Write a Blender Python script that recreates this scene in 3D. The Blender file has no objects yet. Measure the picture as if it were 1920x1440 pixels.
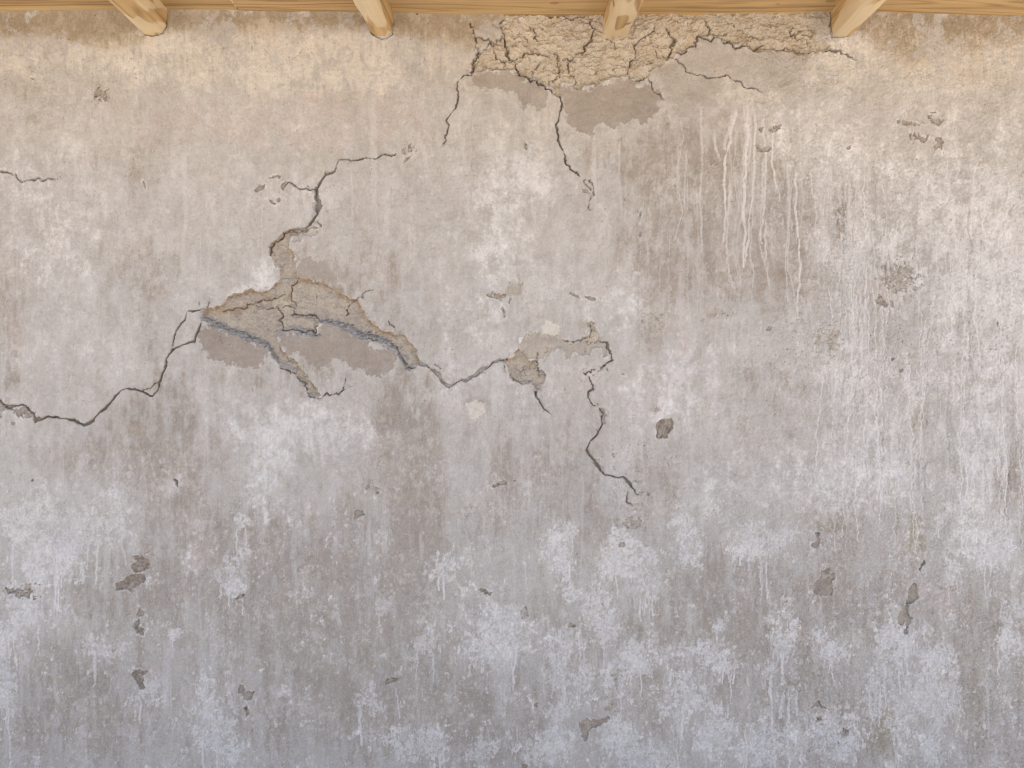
import bpy, math, random
import numpy as np

# ------------------------------------------------------------------ camera, light, exposure
S = 0.0014                 # metres of wall per reference unit (the wall is laid out in these units)
CAM_Z = 1.75
DIST = 1440 * S
sc = bpy.context.scene
cd = bpy.data.cameras.new("camera")
cam = bpy.data.objects.new("camera", cd)
sc.collection.objects.link(cam)
cam.location = (0, -DIST, CAM_Z)
cam.rotation_euler = (math.radians(90), 0, 0)
cd.sensor_fit = 'HORIZONTAL'
cd.sensor_width = 36.0
cd.lens = 27.0
cd.clip_start = 0.02
cd.clip_end = 2000
sc.camera = cam

SUN_EL, SUN_AZ = math.radians(58), math.radians(18)     # sun stands behind the wall, the wall face is in open shade
w = bpy.data.worlds.new("World")
sc.world = w
w.use_nodes = True
nt = w.node_tree
bg = nt.nodes["Background"]
sky = nt.nodes.new("ShaderNodeTexSky")
sky.sky_type = 'NISHITA'
sky.sun_disc = False
sky.sun_elevation = SUN_EL
sky.sun_rotation = SUN_AZ
sky.air_density = 1.0
sky.dust_density = 4.0
sky.ozone_density = 0.7
nt.links.new(sky.outputs[0], bg.inputs[0])
bg.inputs[1].default_value = 0.10
sl = bpy.data.lights.new("sun", 'SUN')
sl.energy = 4.0
sl.angle = math.radians(0.5)
sl.color = (1.0, 0.95, 0.88)
so = bpy.data.objects.new("sun", sl)
sc.collection.objects.link(so)
# light travels from the sun (behind, +Y) towards the front and down
so.rotation_euler = (math.radians(90) - SUN_EL, 0, math.pi - SUN_AZ)
so.location = (0, 6, 8)

sc.view_settings.view_transform = 'Standard'
sc.view_settings.look = 'None'
sc.view_settings.gamma = 1
sc.view_settings.use_curve_mapping = False
sc.view_settings.exposure = 1.70
sc.cycles.pixel_filter_type = 'BLACKMAN_HARRIS'
sc.cycles.filter_width = 1.0
sc.render.engine = 'CYCLES'
sc.cycles.max_bounces = 8
sc.cycles.diffuse_bounces = 6
sc.cycles.use_denoising = True

def PX(x): return (x - 960.0) * S
def PZ(y): return CAM_Z - (y - 720.0) * S

def tag(o, label=None, cat=None, group=None, kind=None):
    if label: o["label"] = label
    if cat: o["category"] = cat
    if group: o["group"] = group
    o["kind"] = kind or "thing"
    return o

# ------------------------------------------------------------------ node helpers
def new_mat(name):
    m = bpy.data.materials.new(name)
    m.use_nodes = True
    t = m.node_tree
    return m, t, t.nodes["Principled BSDF"]

def node(t, typ, **kw):
    n = t.nodes.new(typ)
    for k, v in kw.items():
        setattr(n, k, v)
    return n

def mixc(t, fac, a, b, blend='MIX'):
    n = node(t, "ShaderNodeMix", data_type='RGBA', blend_type=blend)
    n.clamp_factor = True
    for sock, v in ((n.inputs[0], fac), (n.inputs[6], a), (n.inputs[7], b)):
        if isinstance(v, (int, float)):
            sock.default_value = v
        elif isinstance(v, tuple):
            sock.default_value = (*v, 1)
        else:
            t.links.new(v, sock)
    return n.outputs[2]

def mth(t, op, a, b=None, c=None, clamp=False):
    n = node(t, "ShaderNodeMath", operation=op, use_clamp=clamp)
    for i, v in enumerate((a, b, c)):
        if v is None: continue
        if isinstance(v, (int, float)): n.inputs[i].default_value = v
        else: t.links.new(v, n.inputs[i])
    return n.outputs[0]

def noise(t, vec, scale, detail=4, rough=0.55, dist=0.0):
    n = node(t, "ShaderNodeTexNoise")
    n.inputs["Scale"].default_value = scale
    n.inputs["Detail"].default_value = detail
    n.inputs["Roughness"].default_value = rough
    n.inputs["Distortion"].default_value = dist
    t.links.new(vec, n.inputs["Vector"])
    return n.outputs[0]

def ramp(t, fac, stops):
    n = node(t, "ShaderNodeValToRGB")
    e = n.color_ramp.elements
    while len(e) < len(stops): e.new(0.5)
    for i, (p, c) in enumerate(stops):
        e[i].position = p
        e[i].color = (*c, 1) if isinstance(c, tuple) else (c, c, c, 1)
    t.links.new(fac, n.inputs[0])
    return n.outputs[0]

# ------------------------------------------------------------------ plaster material (layers of pigment; some also carry painted skylight, bounce and shade)
PAL = dict(
    base=(0.492, 0.480, 0.466),
    wash=(0.708, 0.708, 0.722),
    stain_shade=(0.300, 0.256, 0.214),  # tan stains; also the shade painted above the pale patch
    mud=(0.535, 0.485, 0.41),
    bare=(0.325, 0.286, 0.252),
    ochre=(0.34, 0.215, 0.105),
    pink=(0.50, 0.44, 0.42),
    core_skytint=(0.315, 0.32, 0.335),  # grey of broken plaster with the skylight tint of up-facing ledges mixed in
    grime_shade=(0.115, 0.078, 0.052),  # dirt in cracks; also shadow lines painted on ledges and flakes
    cream=(0.66, 0.63, 0.575),
    olive=(0.32, 0.28, 0.20),
)
def plaster_material():
    m, t, b = new_mat("weathered_plaster")
    co = node(t, "ShaderNodeTexCoord").outputs["Object"]
    chans = {}
    for an, names in (("layers_a", ("wash", "stain_shade", "mud", "bare")),
                      ("layers_b", ("ochre", "pink", "core_skytint", "grime_shade")),
                      ("layers_c", ("cream", "olive", "tone", "rough"))):
        a = node(t, "ShaderNodeAttribute", attribute_name=an)
        s = node(t, "ShaderNodeSeparateColor")
        t.links.new(a.outputs["Color"], s.inputs[0])
        for i in range(3): chans[names[i]] = s.outputs[i]
        chans[names[3]] = a.outputs["Alpha"]
    c = mixc(t, 0.0, PAL["base"], PAL["base"])
    for k in ("stain_shade", "olive", "pink", "wash", "cream", "bare", "mud", "core_skytint", "ochre", "grime_shade"):
        c = mixc(t, chans[k], c, PAL[k])
    # fine grain of sand and lime in the coat
    g1 = noise(t, co, 900, 3, 0.6)
    g2 = noise(t, co, 260, 4, 0.6)
    g = mth(t, 'ADD', mth(t, 'MULTIPLY', g1, 0.30), mth(t, 'MULTIPLY', g2, 0.30))
    g = mth(t, 'ADD', g, 0.70)
    g = mth(t, 'MULTIPLY', g, mth(t, 'ADD', mth(t, 'MULTIPLY', chans["tone"], 1.0), 0.5))
    cg = node(t, "ShaderNodeCombineColor")
    for i in range(3): t.links.new(g, cg.inputs[i])
    c = mixc(t, 1.0, c, cg.outputs[0], 'MULTIPLY')
    t.links.new(c, b.inputs["Base Color"])
    b.inputs["Roughness"].default_value = 0.92
    b.inputs["Specular IOR Level"].default_value = 0.15
    bp = node(t, "ShaderNodeBump")
    bp.inputs["Strength"].default_value = 0.35
    bp.inputs["Distance"].default_value = 0.0012
    hgt = mth(t, 'ADD', mth(t, 'MULTIPLY', noise(t, co, 420, 5, 0.65), 1.0), mth(t, 'MULTIPLY', g1, 0.4))
    t.links.new(hgt, bp.inputs["Height"])
    t.links.new(mth(t, 'ADD', mth(t, 'MULTIPLY', chans["rough"], 0.7), 0.15), bp.inputs["Strength"])
    t.links.new(bp.outputs[0], b.inputs["Normal"])
    return m

# ------------------------------------------------------------------ numpy toolbox
rng = np.random.default_rng(7)
def make_tile(n, longw, beta, seed):
    r = np.random.default_rng(seed)
    fx = np.fft.fftfreq(n) * n
    fr = np.sqrt(fx[:, None] ** 2 + fx[None, :] ** 2)
    f0 = n / longw
    amp = np.where(fr > 0, np.maximum(fr, 1e-6) ** -beta, 0)
    amp = amp * np.clip((fr / f0), 0, 1) ** 2
    ph = r.standard_normal((n, n)) + 1j * r.standard_normal((n, n))
    z = np.fft.ifft2(ph * amp).real
    return ((z - z.mean()) / z.std()).astype(np.float32)
TA = make_tile(1024, 200, 1.7, 11)       # broad, soft
TB = make_tile(1024, 48, 1.5, 12)        # short wavelengths
TC = make_tile(1024, 12, 1.3, 13)        # grainy
LONG = {id(TA): 200, id(TB): 48, id(TC): 12}

def axis(lo, f0, f1, hi, fine, coarse):
    a = np.arange(f0, f1 + fine * .5, fine)
    return np.concatenate([np.arange(lo, f0 - coarse * .5, coarse), a, np.arange(a[-1] + coarse, hi, coarse)]).astype(np.float32)
FINE = 1.12
GX = axis(-760, -30, 1950, 2680, FINE, 4.0)
GY = axis(6, 6.01, 1470, 1972, FINE, 7.0)
NX, NY = len(GX), len(GY)

_seed = [1]
def F(lx, ly=None, tile=None, xs=None, ys=None):
    """Unit-variance noise whose largest features are about lx by ly wide."""
    ly = ly or lx
    T = TA if tile is None else tile
    k = LONG[id(T)]
    _seed[0] += 1
    r = np.random.default_rng(_seed[0] * 7919)
    ox, oy = r.uniform(0, 1024, 2)
    xs = GX if xs is None else xs
    ys = GY if ys is None else ys
    u = xs / lx * k + ox; v = ys / ly * k + oy
    u0 = np.floor(u).astype(int); v0 = np.floor(v).astype(int)
    fu = (u - u0).astype(np.float32); fv = (v - v0).astype(np.float32)
    A = T[v0 % 1024] * (1 - fv)[:, None] + T[(v0 + 1) % 1024] * fv[:, None]
    return A[:, u0 % 1024] * (1 - fu) + A[:, (u0 + 1) % 1024] * fu

def sstep(a, b, x):
    t = np.clip((x - a) / (b - a), 0, 1)
    return t * t * (3 - 2 * t)

def win(x0, x1, y0, y1):
    i0, i1 = np.searchsorted(GX, (x0, x1)); j0, j1 = np.searchsorted(GY, (y0, y1))
    return slice(j0, max(j1, j0 + 1)), slice(i0, max(i1, i0 + 1))

def jag(pts, amp=0.16, it=3, seed=0, closed=False):
    """Break every stretch of a line into irregular shorter ones."""
    r = random.Random(seed)
    p = [tuple(map(float, q)) for q in pts]
    if closed: p.append(p[0])
    for _ in range(it):
        q = [p[0]]
        for a, b in zip(p, p[1:]):
            d = math.hypot(b[0] - a[0], b[1] - a[1])
            if d > 3.5:
                t = r.uniform(.35, .65); o = r.gauss(0, amp) * min(d, 26)
                q.append((a[0] + (b[0] - a[0]) * t - (b[1] - a[1]) / d * o, a[1] + (b[1] - a[1]) * t + (b[0] - a[0]) / d * o))
            q.append(b)
        p = q
    return p

def line_dist(pts, R, widths=None):
    """Distance to a line, less its local half width, near the line; (slices, field)."""
    xs = [p[0] for p in pts]; ys = [p[1] for p in pts]
    sj, si = win(min(xs) - R, max(xs) + R, min(ys) - R, max(ys) + R)
    D = np.full((sj.stop - sj.start, si.stop - si.start), R, np.float32)
    n = len(pts)
    for k in range(n - 1):
        (ax, ay), (bx, by) = pts[k], pts[k + 1]
        tj, ti = win(min(ax, bx) - R, max(ax, bx) + R, min(ay, by) - R, max(ay, by) + R)
        if tj.start >= tj.stop or ti.start >= ti.stop: continue
        X = GX[ti][None, :]; Y = GY[tj][:, None]
        dx, dy = bx - ax, by - ay
        L = dx * dx + dy * dy + 1e-9
        t = np.clip(((X - ax) * dx + (Y - ay) * dy) / L, 0, 1)
        d = np.hypot(X - ax - t * dx, Y - ay - t * dy)
        if widths is not None:
            d = d - (widths[k] + (widths[k + 1] - widths[k]) * t)
        sub = D[tj.start - sj.start:tj.stop - sj.start, ti.start - si.start:ti.stop - si.start]
        np.minimum(sub, d, out=sub)
    return (sj, si), D

def poly_sd(pts, R=16, amp=0.14, seed=0, it=3):
    """Signed distance (positive inside) to a ragged polygon, in a window."""
    p = jag(pts, amp, it, seed, closed=True)
    (sj, si), D = line_dist(p, R)
    X = GX[si][None, :]; Y = GY[sj][:, None]
    ins = np.zeros(D.shape, bool)
    for (ax, ay), (bx, by) in zip(p, p[1:]):
        if ay == by: continue
        rows = ((Y >= min(ay, by)) & (Y < max(ay, by)))[:, 0]
        if not rows.any(): continue
        xc = ax + (Y[rows] - ay) * (bx - ax) / (by - ay)
        ins[rows] ^= (X < xc)
    return (sj, si), np.where(ins, D, -D)

def noise_in(sl, lx, ly=None, tile=None):
    return F(lx, ly, TB if tile is None else tile, GX[sl[1]], GY[sl[0]])

Z0 = lambda: np.zeros((NY, NX), np.float32)
H = Z0()                                  # height in units (1.4 mm), towards the viewer
L = {k: Z0() for k in ("wash", "stain_shade", "mud", "bare", "ochre", "pink", "core_skytint", "grime_shade", "cream", "olive")}
TONE = np.full((NY, NX), 0.5, np.float32)
ROUGH = np.full((NY, NX), 0.3, np.float32)
REG = np.zeros((NY, NX), np.int16)        # which part of the wall a spot belongs to
PARTS = [None]                            # (name, label)
def new_part(name, label=None):
    PARTS.append((name, label)); return len(PARTS) - 1
Xg = GX[None, :]; Yg = GY[:, None]

def blobs(lst):
    out = Z0()
    for x, y, rx, ry, a in lst:
        sl = win(x - 2.3 * rx, x + 2.3 * rx, y - 2.3 * ry, y + 2.3 * ry)
        q = ((GX[sl[1]][None, :] - x) / rx) ** 2 + ((GY[sl[0]][:, None] - y) / ry) ** 2
        out[sl] += a * np.exp(-q ** 1.15 * 0.9)
    return out

# ------------------------------------------------------------------ broad colour of the coat
stain_b = blobs([
    (1390, 400, 175, 135, .8), (1300, 330, 90, 70, .45), (1310, 520, 100, 45, .6), (1480, 540, 90, 40, .7), (1340, 250, 60, 60, .35),
    (1160, 280, 120, 60, .5), (1230, 420, 70, 90, .3), (1180, 520, 60, 70, .2), (260, 520, 70, 60, .4), (150, 420, 110, 90, .12), (240, 310, 80, 50, .15),
    (14, 640, 22, 130, .7), (20, 520, 40, 70, .4), (300, 770, 70, 60, .65), (330, 850, 130, 70, .4), (200, 850, 130, 50, .3),
    (770, 880, 52, 160, 1.8), (772, 1040, 38, 80, 1.5), (715, 790, 60, 50, .5), (940, 880, 26, 110, .6), (1060, 860, 90, 70, .45), (1010, 960, 110, 60, .35),
    (1110, 1010, 90, 60, .4), (450, 1010, 200, 80, .45), (220, 1100, 150, 60, .6), (380, 1100, 140, 90, .45), (330, 930, 50, 60, .45),
    (500, 1020, 40, 60, .5), (600, 1120, 120, 100, .6), (700, 1100, 120, 140, .5), (580, 1300, 160, 120, .6), (300, 1330, 130, 90, .5),
    (110, 1250, 110, 60, .6), (100, 1370, 140, 80, .5), (720, 1330, 130, 100, .5), (850, 1280, 90, 120, .45), (880, 1400, 120, 60, .45),
    (1060, 1180, 90, 90, .4), (1180, 1200, 80, 130, .4), (1000, 1330, 140, 100, .3), (1230, 1300, 60, 120, .4),
    (1340, 1080, 120, 90, .5), (1480, 1130, 150, 70, .55), (1420, 1290, 170, 90, .65), (1360, 1190, 80, 70, .5), (1600, 1120, 80, 60, .4),
    (1640, 1360, 36, 90, .8), (1560, 1380, 120, 70, .4), (1800, 1200, 110, 110, .45), (1820, 1350, 110, 90, .5), (1880, 1150, 60, 100, .3),
    (1720, 790, 22, 40, .75), (1430, 700, 60, 26, .5), (1420, 780, 90, 60, .3), (1560, 960, 40, 30, .4), (1560, 1010, 60, 50, .5), (1700, 1000, 40, 60, .3),
    (1240, 600, 60, 50, .3), (1250, 900, 60, 60, .4), (960, 540, 30, 20, .35), (700, 560, 110, 70, .2), (850, 620, 90, 60, .18), (680, 470, 110, 60, .16),
    (1890, 920, 40, 60, .6), (1900, 850, 40, 60, .3), (1220, 640, 150, 26, .25), (420, 900, 50, 90, .3), (560, 640, 160, 80, .25), (500, 700, 120, 30, .3),
    (60, 880, 50, 60, .25), (120, 700, 80, 60, .1), (330, 470, 90, 40, .12), (1640, 330, 120, 60, .12), (210, 170, 60, 60, .3), (60, 200, 60, 40, .25), (380, 180, 60, 60, .25), (350, 250, 110, 40, .2),
])
cream_b = blobs([
    (60, 110, 110, 40, .75), (330, 105, 90, 40, .7), (560, 118, 190, 56, .8), (700, 100, 60, 40, .6), (230, 110, 70, 40, .4), (820, 105, 60, 50, .35), (500, 70, 120, 30, .5),
    (620, 150, 130, 25, .6), (250, 190, 16, 60, .5), (1600, 100, 70, 26, .6), (1760, 130, 140, 40, .4), (1880, 110, 90, 40, .5), (1720, 60, 50, 20, .5), (1540, 130, 80, 40, .35), (1370, 130, 60, 40, .35),
    (870, 160, 16, 40, .4), (930, 230, 60, 40, .35), (1020, 250, 30, 50, .4), (1390, 180, 60, 22, .6), (820, 60, 60, 20, .15), (1840, 205, 110, 10, .4),
])
tan_b = blobs([
    (150, 30, 420, 16, .55), (700, 32, 420, 18, .5), (1750, 36, 300, 20, .55),
    (100, 48, 150, 24, 1.0), (210, 68, 70, 22, .9), (60, 40, 120, 16, .5), (350, 40, 90, 20, .5), (560, 45, 160, 22, .45), (470, 80, 60, 30, .3), (810, 50, 90, 28, 1.1), (900, 60, 40, 30, .4),
    (690, 120, 60, 40, .25), (1780, 70, 130, 40, .6), (1690, 60, 50, 30, .8), (1540, 45, 26, 30, .7), (1860, 50, 100, 26, .5), (1700, 110, 60, 40, .3), (850, 120, 60, 40, .3), (1060, 240, 100, 20, .1), (1860, 140, 80, 30, .35),
])
WASH_SPOTS = [
    (90, 440, 120, 110, .45), (60, 300, 120, 60, .2), (490, 525, 30, 32, .8), (440, 560, 60, 20, .45), (970, 420, 60, 140, .35), (910, 470, 26, 110, .4), (1010, 330, 40, 60, .4), (940, 350, 80, 60, .25), (1180, 560, 40, 90, .4), (1120, 590, 50, 40, .35),
    (1760, 420, 170, 150, .5), (1850, 560, 110, 190, .55), (1640, 460, 60, 60, .5), (1560, 480, 30, 60, .55), (1850, 820, 70, 170, .5), (1660, 760, 90, 90, .45), (1600, 880, 120, 80, .3), (1300, 700, 70, 70, .3), (1240, 740, 110, 90, .3),
    (1340, 900, 70, 50, .5), (1290, 960, 80, 40, .3), (1480, 870, 60, 60, .2), (1530, 940, 90, 50, .35), (1580, 690, 50, 50, .4), (1810, 980, 80, 50, .4), (1860, 1030, 50, 60, .8), (1700, 900, 80, 60, .35),
    (560, 800, 120, 60, .55), (500, 880, 60, 80, .55), (660, 830, 70, 60, .35), (430, 800, 50, 40, .3), (40, 980, 70, 80, .45), (110, 1040, 60, 50, .7), (40, 1150, 50, 60, .6), (150, 990, 50, 60, .5), (220, 960, 26, 60, .5), (6, 1260, 24, 90, .6), (200, 860, 60, 60, .2), (360, 1060, 40, 60, .3),
    (430, 1070, 30, 36, .6), (70, 1130, 60, 50, .4), (190, 1220, 50, 34, .5), (270, 1300, 40, 26, .5), (400, 1350, 50, 90, .6), (440, 1410, 40, 40, .4), (880, 600, 70, 60, .35), (860, 720, 90, 40, .35), (1000, 760, 60, 50, .35), (960, 830, 60, 40, .1),
    (930, 1190, 80, 60, .75), (1000, 1190, 40, 50, .3), (830, 1060, 26, 26, .75), (1050, 1030, 26, 60, .8), (1180, 1060, 60, 40, .7), (1210, 1100, 30, 30, .5), (1120, 1150, 50, 60, .6), (1180, 1250, 60, 50, .6), (960, 1270, 70, 50, .3), (1050, 1240, 40, 60, .5), (1120, 1330, 40, 30, .3),
    (800, 1210, 30, 30, .5), (690, 1310, 26, 40, .5), (770, 1400, 40, 50, .55), (820, 1390, 20, 36, .5), (900, 1420, 30, 50, .5), (1030, 1400, 50, 60, .55), (1180, 1400, 90, 50, .5), (1090, 1290, 30, 30, .4), (1410, 1020, 46, 24, .95), (1440, 1000, 60, 30, .5), (1290, 1020, 30, 50, .9), (1290, 1300, 50, 50, .8), (1350, 1240, 46, 34, .9), (1310, 1215, 34, 26, .7),
    (1465, 1200, 26, 44, .9), (1555, 1215, 34, 44, .9), (1350, 1165, 12, 22, .6), (1480, 1285, 22, 34, .6), (1440, 1260, 20, 20, .5), (1340, 1380, 40, 60, .6), (1430, 1400, 60, 50, .7), (1540, 1370, 36, 60, .6), (1590, 1390, 40, 50, .7), (1680, 1210, 40, 60, .8), (1690, 1330, 40, 120, .5), (1640, 1270, 20, 50, .7), (1750, 1240, 40, 50, .6), (1755, 1340, 50, 90, .5), (1860, 1380, 50, 30, .3), (1890, 1190, 26, 60, .8), (1780, 1070, 20, 26, .5), (1610, 1080, 40, 40, .4), (700, 990, 50, 30, .2),
    (760, 1250, 24, 40, .3), (880, 1100, 60, 50, .3), (560, 960, 60, 40, .3), (640, 1000, 60, 50, .3), (1900, 410, 50, 200, .3), (1500, 300, 80, 80, .25), (1580, 260, 90, 80, .3), (1460, 210, 40, 50, .3),
]
wash_b = blobs(WASH_SPOTS)
pink_b = blobs([(560, 230, 190, 55, .55), (700, 210, 90, 45, .5), (300, 230, 90, 40, .35), (1640, 550, 40, 30, .7), (1280, 650, 36, 26, .4), (370, 1050, 26, 26, .6), (290, 1260, 20, 40, .6), (700, 1180, 60, 50, .2), (1750, 1120, 40, 60, .5), (1360, 230, 60, 40, .4), (60, 640, 60, 90, .2), (1110, 705, 16, 16, .4), (860, 300, 50, 60, .2), (110, 560, 60, 60, .2), (800, 470, 60, 60, .15), (1080, 710, 50, 50, .3), (1240, 770, 8, 6, .7)])
olive_b = blobs([(590, 300, 50, 40, .25), (1660, 1370, 30, 90, .6), (630, 960, 40, 30, .3), (250, 820, 60, 40, .3), (1720, 780, 20, 36, .5), (1000, 200, 40, 30, .35), (960, 545, 26, 18, .5), (900, 540, 8, 12, .5), (1560, 990, 40, 14, .5), (450, 380, 50, 60, .12), (30, 1270, 40, 40, .3), (850, 700, 40, 30, .1), (1715, 980, 12, 60, .6), (1730, 1010, 10, 40, .5), (1090, 610, 40, 22, .55)])

lower = sstep(700, 1150, Yg) * np.ones_like(Xg)
right = sstep(1250, 1550, Xg) * np.ones_like(Yg)
big = F(420, 520); mid = F(130, 170); sml = F(40, 46, TB); tiny = F(14, 16, TB)
streak = F(40, 300) * sstep(-.6, 1.2, F(160, 220)); streak2 = F(90, 500)
brush = (F(16, 110, TB) + .6 * F(34, 260)) * sstep(-.8, 1.4, F(220, 260))
speck = F(9, 10, TC); crumb0 = F(11, 12, TC)

# greyish tan stain: soft-edged patches broken up by finer noise
sfield = stain_b + 0.10 * mid + 0.10 * streak2 + 0.07 * big + 0.06 * lower + 0.05 * sml
vert = F(46, 230) * .6 + F(18, 110, TB) * .5
fine_v = F(7, 46, TB) * .6 + F(3.5, 26, TB) * .4
sfield = sfield * (1 + .38 * vert + .14 * sml + .08 * fine_v)
L["stain_shade"] = np.clip(0.66 * sstep(0.04, 0.9, sfield + 0.05 * sml) + 0.15 * sstep(.25, .5, sfield + .13 * tiny + .1 * sml), 0, 1) * 0.72
L["stain_shade"] += 0.14 * sstep(0.1, 2.0, vert + .4 * fine_v) * (0.35 + .4 * lower)
L["stain_shade"] += .10 * sstep(.3, 1.6, F(70, 60, TB)) + .10 * sstep(.2, 1.6, F(24, 26, TB) + .4 * crumb0) + .06 * sstep(.2, 2, fine_v)
L["stain_shade"] = np.clip(L["stain_shade"], 0, .95)
# top strip, darker earth-coloured smears under the boards
tfield = tan_b * (1 + .35 * mid + .3 * sml + .12 * tiny)
tan = 0.85 * sstep(.15, .9, tfield)
L["stain_shade"] = np.clip(L["stain_shade"] * (1 - sstep(0.2, .6, cream_b) * .5), 0, 1)
L["olive"] = np.clip(tan * 0.80 + 0.8 * sstep(.15, .8, olive_b * (1 + .3 * sml + .3 * mid)), 0, .9)
L["ochre"] = np.clip(tan * 0.18, 0, 1)
L["stain_shade"] = np.clip(L["stain_shade"] + .5 * sstep(.2, 1.0, tfield), 0, .95)
L["pink"] = np.clip(sstep(.1, .7, pink_b * (1 + .3 * mid + .25 * sml)) * .55 + .12 * sstep(.5, 2, F(200, 150)), 0, .9)
# lime wash: broad pale veil, crisp torn patches below, and small blooms
wf = wash_b * (1 + .30 * crumb0 + .35 * sml) + .12 * mid + .06 * sml
veil = sstep(.10, .95, wf)
fib = F(11, 40, TB); crumb = F(15, 17, TB); crumb2 = F(9, 10, TC)
pf = .50 * wash_b + .22 * sml + .15 * fib + .11 * crumb + .025 * crumb2 + .08 * mid + .10 * F(70, 90, TB)
low_patch = sstep(.47, .54, pf) * lower
low_patch = np.maximum(low_patch, .4 * lower * sstep(.62, .70, (.36 * F(60, 80, TB) + .34 * F(28, 36, TB) + .16 * crumb + .05 * crumb2 + .35 * wash_b + .12 * mid)))
bf = .30 * F(44, 60, TB) + .32 * F(20, 34, TB) + .24 * crumb + .10 * crumb2 + .25 * mid + .28 * wash_b
bloom = sstep(.40, .64, bf) * (0.17 + .10 * lower + .12 * right) * sstep(-1.2, .6, F(160, 150))
bloom2 = sstep(.75, 1.0, .55 * crumb + .4 * crumb2 + .25 * fib + .2 * mid) * (.14 + .02 * lower) * sstep(-.5, .8, F(120, 130))
L["wash"] = np.clip(.50 * veil * (1 - .72 * lower) + low_patch * (.26 + .10 * crumb + .10 * F(40, 50, TB)) + bloom * .75 + bloom2 * .35 + .07 * sstep(.2, 2., brush) + .08 * sstep(.4, 1.8, streak), 0, .92)
L["cream"] = np.clip(.52 * sstep(.08, 1.15, cream_b * (1 + .40 * mid + .36 * sml + .2 * tiny + .45 * F(20, 90, TB))), 0, .95)

TONE += .026 * fine_v * sstep(-1.2, .8, F(300, 260)) + .011 * F(4, 5, TC) + .022 * mid + .018 * sml + .010 * brush + .016 * speck + .010 * streak + .02 * F(600, 500) + .014 * tiny
ROUGH += .35 * right + .2 * lower
ROUGH = np.clip(ROUGH + .15 * mid, 0.05, 1)
TONE += (.012 + .022 * right + .022 * lower) * F(6, 7, TC) + .011 * F(2.6, 2.8, TC)

mott = F(80, 110) + .55 * F(36, 44, TB) + .3 * fine_v + .25 * crumb
L["wash"] = np.clip(L["wash"] + .17 * sstep(.1, 1.7, mott) * (1 - .6 * lower), 0, .92)
L["stain_shade"] = np.clip(L["stain_shade"] + .11 * sstep(.3, 1.8, -mott) * (1 - .5 * lower) + .05 * sstep(1150, 1440, Yg), 0, .95)
L["stain_shade"] *= 1 - .16 * lower
# thin dark lines along the wrinkles of the sandy coat
zone = np.clip(.25 + .8 * right * sstep(-.9, .6, F(240, 220)) + .7 * lower * sstep(-.8, .8, F(200, 180)), 0, 1)
wr = np.maximum(1 - sstep(0, .16, np.abs(F(30, 44, TB))), .8 * (1 - sstep(0, .20, np.abs(F(15, 20, TC))))) * sstep(-.6, .9, F(60, 60, TB))
L["grime_shade"] += .17 * wr * zone
L["stain_shade"] = np.clip(L["stain_shade"] + .20 * wr * zone, 0, 1)
H -= .5 * wr * zone
L["wash"] = np.clip(L["wash"] + .22 * zone * (1 - .65 * lower) * sstep(.5, 1.4, F(10, 16, TC) + .5 * F(40, 60, TB)), 0, .92)
# ------------------------------------------------------------------ broad relief of the trowelled coat
H += 1.5 * F(520, 560) + .55 * F(130, 110) + .16 * F(34, 30, TB) + (.07 + .16 * right + .12 * lower) * F(13, 14, TB) + (.04 + .05 * right) * F(6, 7, TC)
ridge = (1 - np.abs(F(18, 20, TB))) * .5 + (1 - np.abs(F(9, 10, TC))) * .28
H += 1.9 * ridge * (.10 + .38 * right * sstep(-.6, .8, F(200, 220)) + .30 * lower * sstep(-.6, .8, F(180, 160))) + .05 * F(4, 4, TC)
H += .28 * (low_patch + bloom)
H += (.05 + .07 * right) * F(14, 120, TB) * sstep(-.5, 1.2, F(260, 240))

# ragged horizontal edge of a later wash coat, upper left
sl, sd = poly_sd([(470, 178), (560, 176), (612, 166), (668, 160), (668, 176), (600, 185), (480, 192)], 30, .1, 5)
L["pink"][sl] = np.clip(L["pink"][sl] + .35 * sstep(-6, 12, sd), 0, 1)

# ------------------------------------------------------------------ little helpers for damage
def crack(pts, w=1.2, depth=7.0, seed=0, dirt=.56, soft=0, part=None, amp=.17, w_list=None, rim=.25, fill=0):
    """A crack: a narrow groove w units half-wide; grows into the relief and carries its own dust."""
    n = len(pts)
    wl = w_list if w_list else [w * .7] + [w] * (n - 2) + [w * .35]
    p = jag(pts, amp, 3, seed)
    # widths along the subdivided line
    idx = []; j = 0
    cum = [0]
    for a, b in zip(p, p[1:]): cum.append(cum[-1] + math.hypot(b[0] - a[0], b[1] - a[1]))
    marks = []
    for q in pts:
        qf = tuple(map(float, q)); marks.append(cum[p.index(qf)])
    r = random.Random(seed + 99)
    wid = [max(.2, .76 * float(np.interp(c, marks, wl)) * r.uniform(.8, 1.2) * (1 + .75 * math.sin(c * .13 + seed) * math.sin(c * .047 + seed * 2.1))) for c in cum]
    sl, D = line_dist(p, 14, wid)
    D = D + .35 * noise_in(sl, 9)
    D = D + .12
    m = sstep(.75, -.45, D)
    H[sl] -= .9 * depth * m
    H[sl] += .35 * sstep(6, 1, D) * (1 - m) * noise_in(sl, 40)
    L["grime_shade"][sl] = np.maximum(L["grime_shade"][sl], dirt * m)
    if soft: H[sl] -= soft * np.exp(-(np.maximum(D, 0) / 4.5) ** 2)
    if fill: L["mud"][sl] = np.maximum(L["mud"][sl], fill * m)
    L["stain_shade"][sl] = np.clip(L["stain_shade"][sl] + rim * sstep(4.5, .5, D) * sstep(-.6, .8, noise_in(sl, 30)), 0, 1)
    if part: REG[sl][D < .45] = part
    return sl, D

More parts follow.
